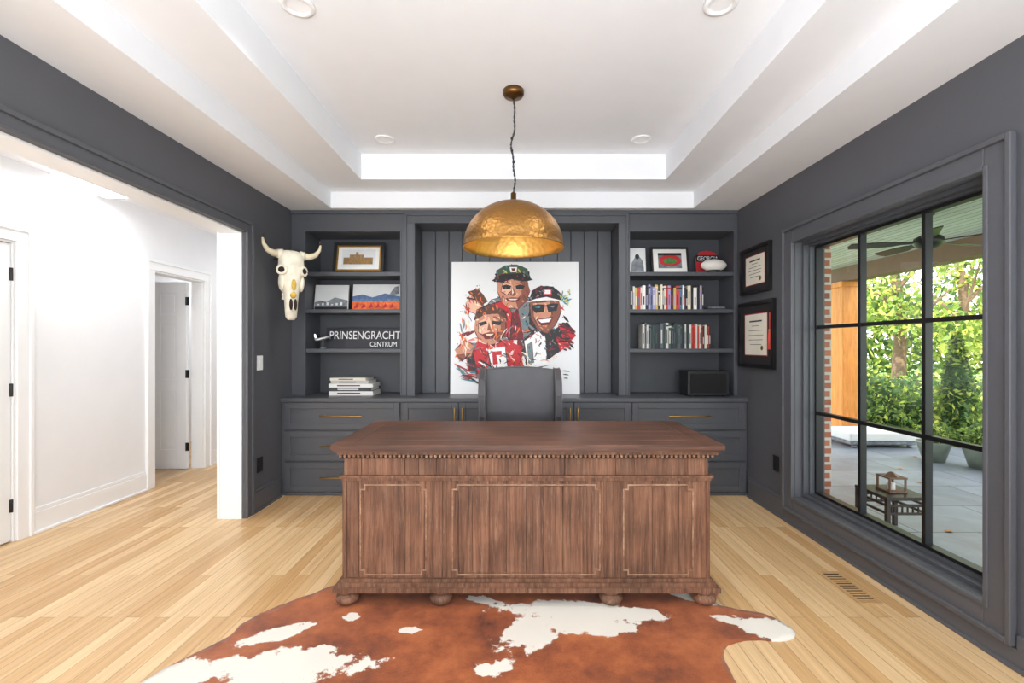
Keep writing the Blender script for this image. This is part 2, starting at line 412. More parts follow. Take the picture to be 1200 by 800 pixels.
for i in range(28):
    y = DY0-0.01+i*0.0235
    for x in (DX0-0.014, DX1+0.014): b.ell((x, y, 0.779), (0.009, 0.0085, 0.010), 3, 6, 5)
b.box(DX0-0.016, DX1+0.016, DY0-0.016, DY1+0.01, 0.765, 0.79, 2)
b.box(DX0, DX1, DY0+0.012, DY0+0.05, 0.10, 0.78, 2)
b.box(DX0+0.001, -0.36, DY0+0.013, DY1, 0.10, 0.78, 0); b.box(0.46, DX1-0.001, DY0+0.013, DY1, 0.10, 0.78, 0)
b.box(-0.36, 0.46, DY0+0.05, DY1, 0.70, 0.78, 0)
x = DX0; random.seed(3)
while x < DX1-0.001:
    w = random.uniform(0.07, 0.16); x1 = min(x+w, DX1)
    if DX1-x1 < 0.03: x1 = DX1
    b.box(x+0.0008, x1-0.0008, DY0-0.001+random.uniform(0, 0.003), DY0+0.014, 0.672, 0.768, 0); x = x1
b.box(DX0-0.018, DX1+0.018, DY0-0.020, DY1+0.01, 0.664, 0.676, 0)
b.box(DX0-0.010, DX1+0.010, DY0-0.012, DY1+0.005, 0.648, 0.665, 0)
x = DX0
while x < DX1-0.001:
    w = random.uniform(0.055, 0.11); x1 = min(x+w, DX1)
    if DX1-x1 < 0.03: x1 = DX1
    b.box(x+0.0007, x1-0.0007, DY0+random.uniform(0, 0.003), DY0+0.014, 0.12, 0.65, 0); x = x1
for xs, s in ((DX0, -1), (DX1, 1)):
    a0, a1 = sorted((xs, xs+s*0.008))
    b.box(a0, a1, DY0, DY0+0.08, 0.12, 0.65); b.box(a0, a1, DY1-0.08, DY1, 0.12, 0.65)
    b.box(a0, a1, DY0+0.08, DY1-0.08, 0.12, 0.20); b.box(a0, a1, DY0+0.08, DY1-0.08, 0.57, 0.65)
def bead(x0, x1, z0, z1, y, r, m, nk=0.024):
    P = [(x0+nk, z0), (x1-nk, z0), (x1-nk, z0+nk), (x1, z0+nk), (x1, z1-nk), (x1-nk, z1-nk), (x1-nk, z1), (x0+nk, z1), (x0+nk, z1-nk), (x0, z1-nk), (x0, z0+nk), (x0+nk, z0+nk)]
    for i in range(len(P)):
        p, q = P[i], P[(i+1) % len(P)]
        b.tube([(p[0], y, p[1]), (q[0], y, q[1])], r, 6, m); b.ell((p[0], y, p[1]), r*1.05, m, 6, 4)
for x0, x1 in ((-0.82, -0.475), (-0.335, 0.44), (0.565, 0.93)):
    bead(x0, x1, 0.150, 0.622, DY0+0.001, 0.0046, 3)
    bead(x0+0.010, x1-0.010, 0.160, 0.612, DY0+0.0025, 0.0035, 0)
for xc in (-0.405, 0.502):
    for dx_ in (-0.036, 0.036): b.box(xc+dx_-0.004, xc+dx_+0.004, DY0-0.006, DY0+0.01, 0.125, 0.648, 0)
for xc in (DX0+0.006, DX1-0.006): b.box(xc-0.008, xc+0.008, DY0-0.007, DY0+0.02, 0.12, 0.65, 0)
for x0, x1 in ((DX0+0.03, -0.39), (0.49, DX1-0.03)):
    for z0, z1 in ((0.14, 0.37), (0.39, 0.56), (0.58, 0.73)):
        b.box(x0, x1, DY1, DY1+0.012, z0, z1, 0); b.ell(((x0+x1)/2, DY1+0.022, (z0+z1)/2), 0.014, 4, 8, 6)
b.box(DX0-0.012, DX1+0.012, DY0-0.014, DY1+0.012, 0.118, 0.135, 0)
b.box(DX0-0.028, DX1+0.028, DY0-0.030, DY1+0.028, 0.100, 0.119, 0)
b.box(DX0-0.044, DX1+0.046, DY0-0.046, DY1+0.04, 0.076, 0.101, 0)
for fx in (-0.885, -0.393, 0.497, 0.986):
    for fy in (DY0+0.0, DY1-0.03):
        b.lathe([(0.034, 0.008), (0.052, 0.016), (0.062, 0.034), (0.058, 0.05), (0.040, 0.060), (0.046, 0.068), (0.046, 0.078)], (fx, fy, 0), 20, 0)
b.obj('executive_desk', [M_dk, M_dkx, M_seam, M_dkl, M_brass], bevel=0.003)

# ------------------------------------------------------------------ WINGBACK CHAIR
M_lea = mat('grey_leather', (66, 64, 67), 0.42, var=0.1, scale=12, bump=0.25, bscale=160)
M_pipe = mat('leather_piping', (92, 88, 90), 0.4)
M_legw = mat('dark_leg_wood', (40, 28, 22), 0.4)
cx = 0.03
top = [(-0.27+0.54*i/12, 1.168+0.022*math.sin(math.pi*i/12)) for i in range(13)]
back = MB(); back.prism([(-0.272, 0.40)]+top+[(0.272, 0.40)], 'xz', 0.44, 0.55, 0)
for s in (-1, 1):
    a0, a1 = sorted((s*0.262, s*0.318))
    wing = [(0.56, 0.40), (0.56, 1.165), (0.52, 1.178), (0.42, 1.165), (0.33, 1.10), (0.29, 0.98), (0.30, 0.82), (0.34, 0.70), (0.34, 0.40)]
    back.prism(wing, 'yz', a0, a1, 0)
    back.tube([(s*0.312, p[0], p[1]) for p in wing[1:8]], 0.006, 6, 2); back.tube([(s*0.268, p[0]-0.002, p[1]+0.002) for p in wing[2:8]], 0.006, 6, 2)
    a0, a1 = sorted((s*0.235, s*0.325))
    back.box(a0, a1, 0.03, 0.45, 0.28, 0.63)
    back.cyl((s*0.285, 0.02, 0.63), 0.05, 0.42, 'y', 0, 16)
back.box(-0.24, 0.24, 0.02, 0.46, 0.30, 0.42)
back.box(-0.228, 0.228, 0.0, 0.45, 0.42, 0.52)
for s in (-1, 1):
    back.cyl((s*0.26, 0.07, 0.0), 0.014, 0.30, 'z', 1, 12, 0.026); back.cyl((s*0.26, 0.50, 0.0), 0.014, 0.41, 'z', 1, 12, 0.026)
back.tube([(x_, 0.437, z_+0.002) for x_, z_ in top], 0.006, 6, 2)
back.obj('wingback_chair', [M_lea, M_legw, M_pipe], bevel=0.016, seg=3, loc=(cx, 3.17, 0))

# ------------------------------------------------------------------ PENDANT
def hammered(name, rgb, rough, vs=55):
    m, N, L, bb = newmat(name)
    tc = N.new('ShaderNodeTexCoord'); vo = N.new('ShaderNodeTexVoronoi'); vo.inputs['Scale'].default_value = vs
    L.new(tc.outputs['Object'], vo.inputs['Vector'])
    bp = N.new('ShaderNodeBump'); bp.inputs['Strength'].default_value = 0.6; bp.inputs['Distance'].default_value = 0.004
    L.new(vo.outputs['Distance'], bp.inputs['Height']); L.new(bp.outputs['Normal'], bb.inputs['Normal'])
    n = N.new('ShaderNodeTexNoise'); n.inputs['Scale'].default_value = 9; L.new(tc.outputs['Object'], n.inputs['Vector'])
    r = N.new('ShaderNodeValToRGB'); c = lin(rgb)
    r.color_ramp.elements[0].color = tuple(v*0.75 for v in c)+(1,); r.color_ramp.elements[1].color = tuple(min(1, v*1.2) for v in c)+(1,)
    L.new(n.outputs['Fac'], r.inputs['Fac']); L.new(r.outputs['Color'], bb.inputs['Base Color'])
    bb.inputs['Metallic'].default_value = 1; bb.inputs['Roughness'].default_value = rough
    return m
M_dome = hammered('hammered_brass', (176, 130, 72), 0.38)
M_gold = hammered('gold_leaf', (226, 182, 104), 0.5, 30)
M_bronze = mat('aged_bronze', (120, 88, 52), 0.4, 1.0)
M_bulb = mat('bulb_glass', (255, 232, 196), 0.3, emit=1.2)
PX, PY, PZ, PR = -0.018, 2.99, 1.985, 0.324
b = MB()
prof = [(PR+0.004, 0.0), (PR+0.006, 0.006)]
for i in range(0, 17):
    a = math.radians(90*i/16); prof.append((max(0.0, PR*math.cos(a)), 0.012+0.292*math.sin(a)))
b.lathe(prof, (PX, PY, PZ), 64, 0, cap=False)
prof = [(PR+0.004, 0.0)]
for i in range(0, 17):
    a = math.radians(90*i/16); prof.append((max(0.0, (PR-0.006)*math.cos(a)), 0.004+0.292*math.sin(a)))
b.lathe(prof, (PX, PY, PZ), 64, 1, cap=False)
b.lathe([(0.0, 0.30), (0.03, 0.303), (0.03, 0.312), (0.018, 0.318), (0.018, 0.36), (0.008, 0.366), (0.0, 0.366)], (PX, PY, PZ), 20, 2)
b.lathe([(0.0, 3.01), (0.068, 3.01), (0.068, 2.985), (0.060, 2.972), (0.03, 2.968), (0.012, 2.955), (0.0, 2.955)], (PX, PY, 0), 28, 2)
zt, zb = 2.957, 2.345
path = []; path2 = []
for i in range(61):
    t = i/60; z = zt+(zb-zt)*t; w = 0.012*math.sin(t*9)+0.005*math.sin(t*23)
    w *= math.sin(math.pi*t)**0.5
    path.append((PX+w+0.004*math.cos(i*1.1), PY+0.004*math.sin(i*1.1), z)); path2.append((PX+w-0.004*math.cos(i*1.1), PY-0.004*math.sin(i*1.1), z))
b.tube(path, 0.0035, 6, 3); b.tube(path2, 0.0035, 6, 3)
for t in (0.42, 0.55, 0.68):
    i = int(t*60); p = path[i]; b.ell((p[0], p[1], p[2]), (0.009, 0.009, 0.011), 3, 8, 6)
b.cyl((PX, PY, PZ+0.22), 0.02, 0.08, 'z', 2); b.ell((PX, PY, PZ+0.175), (0.036, 0.036, 0.048), 4)
b.obj('pendant_lamp', [M_dome, M_gold, M_bronze, M_blackp, M_bulb])

M_can = mat('lamp_diffuser', (235, 235, 236), 0.5, emit=0.12)
for i, (x, y) in enumerate(((-1.055, 3.69), (1.0, 3.69), (-1.063, 2.24), (0.99, 2.23), (-1.06, 0.6), (0.99, 0.6))):
    b = MB(); b.lathe([(0.050, 3.0085), (0.056, 2.998), (0.078, 3.000), (0.082, 3.0095), (0.052, 3.0095)], (x, y, 0), 28, 0, cap=False)
    b.lathe([(0.0, 3.006), (0.054, 3.006)], (x, y, 0), 28, 1, cap=False)
    b.obj('recessed_light' if i == 0 else 'recessed_light.%03d' % i, [M_trimw, M_can])

# ------------------------------------------------------------------ COWHIDE RUG
random.seed(11)
out = [(-1.02, 2.60), (-0.80, 2.78), (-0.45, 2.90), (0.0, 2.92), (0.45, 2.92), (0.85, 2.80), (1.06, 2.66), (1.10, 2.52), (1.04, 2.42), (1.13, 2.36), (1.24, 2.325),
       (1.30, 2.24), (1.305, 2.15), (1.22, 2.105), (1.10, 2.115), (0.985, 2.10), (0.91, 2.02), (0.885, 1.90), (0.885, 1.78), (0.93, 1.60), (1.05, 1.45), (1.12, 1.28), (1.0, 1.18),
       (0.82, 1.22), (0.6, 1.15), (0.25, 0.98), (0.0, 0.90), (-0.25, 0.98), (-0.7, 1.10), (-1.1, 1.12), (-1.45, 1.02), (-1.68, 1.10), (-1.70, 1.35), (-1.58, 1.60), (-1.50, 1.85),
       (-1.42, 2.0), (-1.34, 2.12), (-1.33, 2.24), (-1.26, 2.36), (-1.16, 2.46)]
def cr(P, n=6):
    res = []; k = len(P)
    for i in range(k):
        p0, p1, p2, p3 = (Vector(P[(i+j-1) % k]) for j in range(4))
        for s in range(n):
            t = s/n
            q = 0.5*((2*p1)+(-p0+p2)*t+(2*p0-5*p1+4*p2-p3)*t*t+(-p0+3*p1-3*p2+p3)*t**3)
            w = 0.010*noise.noise(Vector((q.x*14, q.y*14, 0)))+0.004*noise.noise(Vector((q.x*50, q.y*50, 2)))
            res.append(Vector((q.x+w, q.y-w)))
    return res
OL = cr(out)
def inside(x, y, P):
    c = False; n = len(P); j = n-1
    for i in range(n):
        if (P[i].y > y) != (P[j].y > y) and x < (P[j].x-P[i].x)*(y-P[i].y)/(P[j].y-P[i].y)+P[i].x: c = not c
        j = i
    return c
pts = list(OL); nO = len(OL)
gy = 0.9
while gy < 2.95:
    gx = -1.72
    while gx < 1.32:
        x = gx+random.uniform(-0.006, 0.006); y = gy+random.uniform(-0.006, 0.006)
        if inside(x, y, OL) and min((x-p.x)**2+(y-p.y)**2 for p in OL) > 0.012**2: pts.append(Vector((x, y)))
        gx += 0.034
    gy += 0.034
res = delaunay_2d_cdt(pts, [], [list(range(nO))], 1, 1e-5)
V2, F2 = res[0], res[2]
blobs = [(0.30, 2.34, 0.36, 0.085, -0.12), (0.06, 2.17, 0.17, 0.13, 0.5), (0.33, 2.22, 0.26, 0.07, -0.1), (-0.12, 2.42, 0.14, 0.04, -0.4), (0.60, 2.34, 0.13, 0.04, -0.3),
         (-1.12, 2.15, 0.20, 0.055, 0.5), (-1.0, 1.93, 0.36, 0.10, 0.1), (-1.40, 1.85, 0.14, 0.14, 0), (-0.82, 2.30, 0.05, 0.035, 0), (-0.50, 2.18, 0.05, 0.025, 0), (-0.86, 2.05, 0.06, 0.035, 0),
         (1.21, 2.20, 0.15, 0.10, -0.4), (1.05, 2.26, 0.10, 0.03, -0.5), (0.93, 2.47, 0.14, 0.035, -0.5), (-0.11, 1.92, 0.08, 0.045, 0),
         (-0.3, 1.5, 0.5, 0.18, 0.2), (0.5, 1.4, 0.25, 0.2, 0)]
def hide(x, y):
    v = -1
    for cx_, cy_, rx, ry, a in blobs:
        dx_, dy_ = x-cx_, y-cy_; ca, sa = math.cos(a), math.sin(a)
        u, w = (dx_*ca+dy_*sa)/rx, (-dx_*sa+dy_*ca)/ry
        v = max(v, 1-math.sqrt(u*u+w*w))
    return v
ME = D.meshes.new('cowhide_rug')
vs = [(p.x, p.y, 0.007+0.0015*noise.noise(Vector((p.x*5, p.y*5, 3)))) for p in V2]
nv = len(vs)
vsb = [(p.x, p.y, 0.0005) for p in V2]
ec = Counter()
for f in F2:
    for i in range(len(f)): ec[tuple(sorted((f[i], f[(i+1) % len(f)])))] += 1
fs = [list(f) for f in F2]
for (a, c), k in ec.items():
    if k == 1: fs.append([a, c, c+nv, a+nv])
ME.from_pydata(vs+vsb, [], fs)
at = ME.attributes.new('hide', 'FLOAT', 'POINT')
hv = [hide(p.x, p.y) for p in V2]
at.data.foreach_set('value', hv+hv)
bm = bmesh.new(); bm.from_mesh(ME); bmesh.ops.recalc_face_normals(bm, faces=bm.faces)
for f in bm.faces:
    f.smooth = True
    if abs(f.normal.z) > 0.5 and f.normal.z < 0: f.normal_flip()
bm.to_mesh(ME); bm.free()
m, N, L, bb = newmat('cowhide'); M_hide = m
an = N.new('ShaderNodeAttribute'); an.attribute_name = 'hide'
tc = N.new('ShaderNodeTexCoord')
def NZ(s, det=5, stretch=None):
    n = N.new('ShaderNodeTexNoise'); n.inputs['Scale'].default_value = s; n.inputs['Detail'].default_value = det; n.inputs['Roughness'].default_value = 0.68
    if stretch:
        q = N.new('ShaderNodeMapping'); q.inputs['Scale'].default_value = stretch; L.new(tc.outputs['Object'], q.inputs['Vector']); L.new(q.outputs[0], n.inputs['Vector'])
    else: L.new(tc.outputs['Object'], n.inputs['Vector'])
    return n
n1 = NZ(8, 8); n2 = NZ(2.6, 8); n3 = NZ(1, 3, (420, 120, 1)); n4 = NZ(16, 8)
def MTH(op, a, c):
    q = N.new('ShaderNodeMath'); q.operation = op
    for i, x in enumerate((a, c)):
        if isinstance(x, float): q.inputs[i].default_value = x
        else: L.new(x, q.inputs[i])
    return q.outputs[0]
v = MTH('SUBTRACT', n1.outputs['Fac'], 0.5); v = MTH('MULTIPLY', v, 2.8); v = MTH('ADD', v, an.outputs['Fac'])
v = MTH('ADD', v, MTH('MULTIPLY', MTH('SUBTRACT', n3.outputs['Fac'], 0.5), 0.5))
rp = N.new('ShaderNodeValToRGB'); rp.color_ramp.elements[0].position = 0.0; rp.color_ramp.elements[1].position = 0.08
L.new(v, rp.inputs['Fac'])
v4 = MTH('ADD', n4.outputs['Fac'], MTH('MULTIPLY', MTH('SUBTRACT', n3.outputs['Fac'], 0.5), 0.12))
rp4 = N.new('ShaderNodeValToRGB'); rp4.color_ramp.elements[0].position = 0.69; rp4.color_ramp.elements[1].position = 0.73
L.new(v4, rp4.inputs['Fac'])
wf = MTH('MAXIMUM', rp.outputs['Color'], rp4.outputs['Color'])
cb = N.new('ShaderNodeValToRGB'); e = cb.color_ramp.elements
e[0].position = 0.33; e[0].color = lin((86, 38, 18))+(1,); e[1].position = 0.68; e[1].color = lin((188, 108, 56))+(1,)
x_ = e.new(0.5); x_.color = lin((148, 74, 32))+(1,)
vv = MTH('ADD', n2.outputs['Fac'], MTH('MULTIPLY', MTH('SUBTRACT', n3.outputs['Fac'], 0.5), 0.35))
L.new(vv, cb.inputs['Fac'])
mx = N.new('ShaderNodeMix'); mx.data_type = 'RGBA'
L.new(wf, mx.inputs['Factor']); L.new(cb.outputs['Color'], mx.inputs['A']); mx.inputs['B'].default_value = lin((226, 220, 208))+(1,)
L.new(mx.outputs['Result'], bb.inputs['Base Color']); bb.inputs['Roughness'].default_value = 0.5
bb.inputs['Sheen Weight'].default_value = 0.15
bp = N.new('ShaderNodeBump'); bp.inputs['Strength'].default_value = 0.5; bp.inputs['Distance'].default_value = 0.003
L.new(n3.outputs['Fac'], bp.inputs['Height']); L.new(bp.outputs['Normal'], bb.inputs['Normal'])
ME.materials.append(M_hide)
o = D.objects.new('cowhide_rug', ME); scene.collection.objects.link(o)

M_vent = wood('oak_register', [(176, 134, 86), (206, 168, 118)], (20, 3, 20), 0.4, 0.1)
M_slot = mat('register_slot', (70, 52, 36), 0.8)
b = MB(); vx0, vx1, vy0, vy1 = 1.80, 1.93, 2.42, 2.76
b.box(vx0, vx0+0.018, vy0, vy1, 0, 0.005); b.box(vx1-0.018, vx1, vy0, vy1, 0, 0.005)
b.box(vx0+0.018, vx1-0.018, vy0, vy0+0.02, 0, 0.005); b.box(vx0+0.018, vx1-0.018, vy1-0.02, vy1, 0, 0.005)
b.box(vx0+0.018, vx1-0.018, vy0+0.02, vy1-0.02, 0, 0.001, 1)
y = vy0+0.028
while y < vy1-0.03: b.box(vx0+0.018, vx1-0.018, y, y+0.012, 0, 0.003); y += 0.026
b.obj('floor_register', [M_vent, M_slot])

# ------------------------------------------------------------------ PAINTING
pal = {'canvas': (236, 237, 238), 'skin': (205, 140, 110), 'skinL': (235, 185, 155), 'skinD': (140, 78, 58), 'red': (196, 24, 36), 'redD': (112, 14, 24), 'black': (22, 22, 26),
       'grey': (120, 124, 126), 'green': (58, 84, 66), 'cream': (240, 222, 196), 'orange': (226, 110, 50), 'teal': (60, 140, 150), 'white': (246, 246, 246), 'brown': (90, 50, 34), 'navy': (46, 54, 78), 'pink': (228, 130, 130), 'yel': (206, 200, 90)}
pk = list(pal); PM = [mat('paint_'+k, pal[k], 0.5, var=0.0 if k == 'canvas' else 0.06, scale=30) for k in pk]
REL = {'skin': ['skinL', 'skinD', 'orange', 'cream', 'skin', 'skinL'], 'skinL': ['cream', 'skin', 'pink', 'skinL'], 'skinD': ['brown', 'skin', 'skinD'], 'red': ['redD', 'orange', 'pink', 'red', 'redD', 'cream'],
       'redD': ['red', 'black'], 'black': ['grey', 'navy', 'black', 'redD'], 'white': ['grey', 'cream', 'white', 'white'], 'grey': ['white', 'black', 'navy', 'cream', 'teal'], 'green': ['black', 'grey', 'teal', 'yel'], 'brown': ['black', 'skinD', 'orange']}
PWd, PHt = 1.27, 1.315
b = MB(); b.box(0, PWd, 0.0, 0.035, 0, PHt, 0)
lay = [0]
def raw(col, pts):
    lay[0] += 1; y = -0.0003-lay[0]*0.000006
    b.add([((px-529)/149*PWd, y, (458-py)/152*PHt) for px, py in pts], [list(range(len(pts)))], pk.index(col))
random.seed(5)
def stroke(cx_, cy_, ln, w, a, col, bend=0.3):
    P = []; Q = []
    for i in range(7):
        t = i/6-0.5
        x = cx_+ln*t*math.cos(a)-bend*ln*0.5*(t*t)*math.sin(a); y = cy_+ln*t*math.sin(a)+bend*ln*0.5*(t*t)*math.cos(a)
        ww = w*(1-(2*t)**2)*0.5+0.12+random.uniform(0, 0.15)*w
        P.append((x-ww*math.sin(a), y+ww*math.cos(a))); Q.append((x+ww*math.sin(a), y-ww*math.cos(a)))
    P = [(min(676, max(531, x)), min(456, max(308, y))) for x, y in P+Q[::-1]]
    raw(col, P)
def inp(x, y, P):
    return inside(x, y, [Vector(p) for p in P])
def pp(col, pts, dens=0.034, ink=0.45):
    P = []
    for i in range(len(pts)):
        a, c = pts[i], pts[(i+1) % len(pts)]; d = math.hypot(c[0]-a[0], c[1]-a[1]); k = max(1, int(d/3))
        for j in range(k):
            t = j/k; P.append((a[0]+(c[0]-a[0])*t+random.uniform(-0.4, 0.4), a[1]+(c[1]-a[1])*t+random.uniform(-0.4, 0.4)))
    raw(col, P)
    xs = [p[0] for p in pts]; ys = [p[1] for p in pts]; area_ = (max(xs)-min(xs))*(max(ys)-min(ys))
    if area_ > 60 and col in REL:
        for _ in range(int(area_*dens)+2):
            x, y = random.uniform(min(xs), max(xs)), random.uniform(min(ys), max(ys))
            if inp(x, y, pts): stroke(x, y, random.uniform(2.5, 7), random.uniform(0.4, 1.7), random.choice((0.7, 0.9, 1.3, 2.2))+random.uniform(-0.3, 0.3), random.choice(REL[col]), random.uniform(-1, 1))
    if area_ > 40:
        for i in range(len(pts)):
            if random.random() < ink:
                a, c = pts[i], pts[(i+1) % len(pts)]
                stroke((a[0]+c[0])/2, (a[1]+c[1])/2, math.hypot(c[0]-a[0], c[1]-a[1])*1.1, random.uniform(0.4, 1.0), math.atan2(c[1]-a[1], c[0]-a[0]), random.choice(('black', 'brown', 'redD')), random.uniform(-0.15, 0.15))
def cluster(n, cx_, cy_, rx, ry, cols, l=(5, 16), w=(1, 4), ang=None):
    for _ in range(n):
        r = math.sqrt(random.random()); t = random.uniform(0, 2*math.pi)
        stroke(cx_+rx*r*math.cos(t), cy_+ry*r*math.sin(t), random.uniform(*l), random.uniform(*w), random.uniform(0, math.pi) if ang is None else ang+random.uniform(-0.4, 0.4), random.choice(cols), random.uniform(-1, 1))
cluster(60, 574, 404, 34, 38, ['red', 'cream', 'orange', 'pink', 'grey', 'redD', 'skinL', 'white'], (8, 26), (1.5, 5))
cluster(50, 604, 376, 38, 38, ['grey', 'red', 'black', 'cream', 'redD', 'white'], (8, 24), (1.5, 5))
cluster(34, 646, 382, 18, 32, ['grey', 'green', 'cream', 'teal', 'red', 'white', 'black'], (6, 18), (1, 3.5))
cluster(30, 606, 412, 28, 24, ['red', 'redD', 'white', 'grey', 'black'], (8, 24), (1.5, 5), 1.2)
pp('grey', [(566, 364), (576, 350), (592, 346), (614, 346), (634, 352), (644, 366), (636, 390), (612, 398), (580, 390)])
pp('red', [(574, 356), (592, 350), (600, 366), (598, 394), (578, 390), (568, 374)]); pp('redD', [(600, 366), (607, 360), (614, 396), (598, 396)])
pp('white', [(592, 350), (600, 362), (612, 349), (604, 346)])
pp('black', [(620, 354), (632, 356), (640, 368), (630, 386), (620, 378)])
pp('skin', [(582, 330), (600, 325), (618, 328), (621, 340), (616, 352), (607, 361), (596, 360), (587, 351), (583, 341)])
pp('skinD', [(609, 328), (618, 328), (621, 340), (616, 352), (607, 361), (604, 352), (611, 344)])
pp('skinL', [(589, 331), (599, 330), (599, 340), (594, 345), (587, 341)])
raw('black', [(588, 334), (593, 332.5), (599, 334), (598, 337.5), (590, 338)]); raw('black', [(604, 334), (609, 332.5), (615, 334), (613, 338), (605, 337.5)])
raw('brown', [(586, 331.5), (593, 329.5), (599, 332), (593, 331.2)]); raw('brown', [(604, 332), (610, 329.5), (616, 331.5), (610, 331.2)])
raw('skinD', [(601, 336), (605, 344), (602, 346), (597, 345)]); raw('cream', [(600, 335), (602, 342), (600, 344)])
raw('redD', [(592, 348.5), (600, 347.5), (610, 348), (607, 352), (601, 353), (595, 352)]); raw('cream', [(595, 349), (607, 349), (604, 350.6), (598, 350.6)])
for a_ in (0, 1, 2): stroke(590-a_, 346+a_*2, 5, 0.6, 1.3, 'brown'); stroke(613+a_, 346+a_*2, 5, 0.6, 1.9, 'brown')
pp('green', [(580, 325), (582, 316), (592, 310), (606, 309), (618, 314), (622, 326), (602, 321)])
pp('black', [(577, 328), (588, 320), (612, 319), (624, 327), (613, 329), (600, 326), (588, 330)])
raw('white', [(597, 312), (606, 312), (605, 318), (598, 318)]); raw('redD', [(599, 313.5), (604, 313.5), (603.5, 316.5), (600, 316.5)])
pp('skinL', [(546, 354), (551, 343), (560, 340), (567, 346), (567, 358), (580, 373), (572, 380), (556, 366), (548, 363)])
pp('skinD', [(556, 342), (567, 346), (567, 359), (560, 352)]); raw('black', [(547, 347), (567, 351), (567, 352.5), (547, 349)]); pp('brown', [(548, 341), (561, 337), (572, 352), (564, 357)])
for k in range(4): stroke(550+k*4, 349+k, 9, 0.8, 1.3, 'brown')
pp('skin', [(557, 373), (567, 362), (584, 361), (593, 372), (593, 387), (585, 399), (572, 403), (561, 395), (556, 385)])
pp('skinL', [(561, 376), (573, 370), (577, 382), (569, 393), (561, 388)]); pp('skinD', [(585, 366), (593, 374), (593, 387), (585, 399), (579, 396), (587, 384)])
raw('redD', [(565, 390), (572, 388), (582, 388), (578, 395), (569, 396)]); raw('cream', [(569, 389.7), (579, 389.4), (576, 391.5), (571, 391.5)])
raw('black', [(561, 377), (570, 374.5), (571, 378), (563, 381)]); raw('black', [(577, 374.5), (588, 375.5), (586, 380), (577, 378.5)])
raw('skinD', [(573, 376), (576, 385), (571, 386)])
pp('brown', [(555, 375), (559, 362), (574, 355), (591, 362), (595, 375), (583, 366), (568, 368)])
pp('red', [(546, 411), (561, 398), (576, 404), (593, 396), (610, 404), (614, 426), (600, 437), (566, 439), (549, 430)])
pp('white', [(572, 408), (592, 404), (595, 427), (576, 429)]); raw('red', [(577, 410), (588, 409), (588, 414), (582, 414), (584, 424), (578, 425)])
pp('black', [(547, 410), (554, 406), (561, 436), (551, 430)]); pp('skin', [(534, 408), (545, 397), (557, 402), (553, 415), (539, 421)])
pp('skinD', [(536, 414), (552, 412), (542, 421)])
pp('black', [(612, 398), (626, 384), (650, 384), (664, 376), (673, 388), (655, 410), (634, 424), (616, 426)])
pp('white', [(614, 398), (630, 386), (638, 394), (641, 426), (618, 430)]); pp('red', [(651, 394), (668, 383), (674, 392), (656, 410)]); pp('grey', [(617, 402), (623, 398), (625, 422), (619, 426)])
pp('skinD', [(621, 352), (655, 350), (657, 365), (651, 379), (641, 389), (630, 385), (622, 371)])
pp('skin', [(624, 354), (644, 352), (646, 366), (640, 382), (630, 380), (625, 370)])
raw('redD', [(628, 373), (638, 371), (648, 370), (644, 379), (634, 380.5)]); raw('white', [(630, 373.5), (646, 371.8), (643, 376), (634, 377)])
raw('black', [(623, 357), (630, 355.5), (638, 356), (637, 364.5), (628, 365.5), (624, 362)]); raw('black', [(640, 356), (647, 354.5), (654, 355), (652, 363), (642, 364.5)]); raw('black', [(636, 357), (642, 356.5), (642, 358), (636, 358.5)])
raw('teal', [(626, 359), (633, 358), (632, 360)]); raw('grey', [(643, 358), (650, 357), (648, 359.5)])
pp('black', [(619, 352), (623, 340), (634, 334), (648, 335), (657, 343), (660, 352), (640, 347)])
raw('red', [(636, 337.5), (646, 337.5), (646.5, 345), (636.5, 345)]); raw('white', [(638, 339), (645, 339), (645, 343.5), (638, 343.5)]); raw('white', [(617, 353), (628, 349), (640, 347), (662, 352), (642, 350.5)])
cluster(60, 600, 408, 46, 26, ['red', 'black', 'cream', 'white', 'grey', 'orange', 'redD'], (3, 12), (0.3, 1.4))
cluster(44, 560, 432, 22, 12, ['black', 'red', 'grey', 'redD', 'teal'], (5, 22), (0.5, 2.0), 0.5)
cluster(30, 662, 392, 8, 16, ['red', 'redD', 'black'], (4, 14), (0.8, 3), 0.4); cluster(18, 662, 346, 7, 9, ['yel', 'green', 'teal'], (3, 9), (0.7, 1.8))
cluster(18, 596, 444, 18, 7, ['cream', 'red', 'teal', 'black'], (4, 12), (0.4, 1.6)); cluster(26, 546, 384, 7, 28, ['orange', 'cream', 'red', 'grey'], (4, 12), (0.5, 1.5), 1.4)
for _ in range(60):
    a = random.uniform(0, 6.28); r = random.uniform(0.8, 1.12); x = 602+66*r*math.cos(a); y = 386+62*r*math.sin(a); s_ = random.uniform(0.25, 0.8)
    if 532 < x < 675 and 310 < y < 455: raw(random.choice(('red', 'black', 'redD', 'grey', 'orange')), [(x+s_*math.cos(t), y+s_*math.sin(t)) for t in (0, 1, 2, 3, 4, 5)])
for i, hh in enumerate((436, 440, 444)): stroke(662, hh-4, 9-2*i, 0.8, 0.1, 'black')
lean = math.atan2(0.10, PHt)
b.obj('canvas_painting', PM, loc=(-0.647, 4.515, CT+0.001), rot=(-lean, 0, 0), recalc=False)

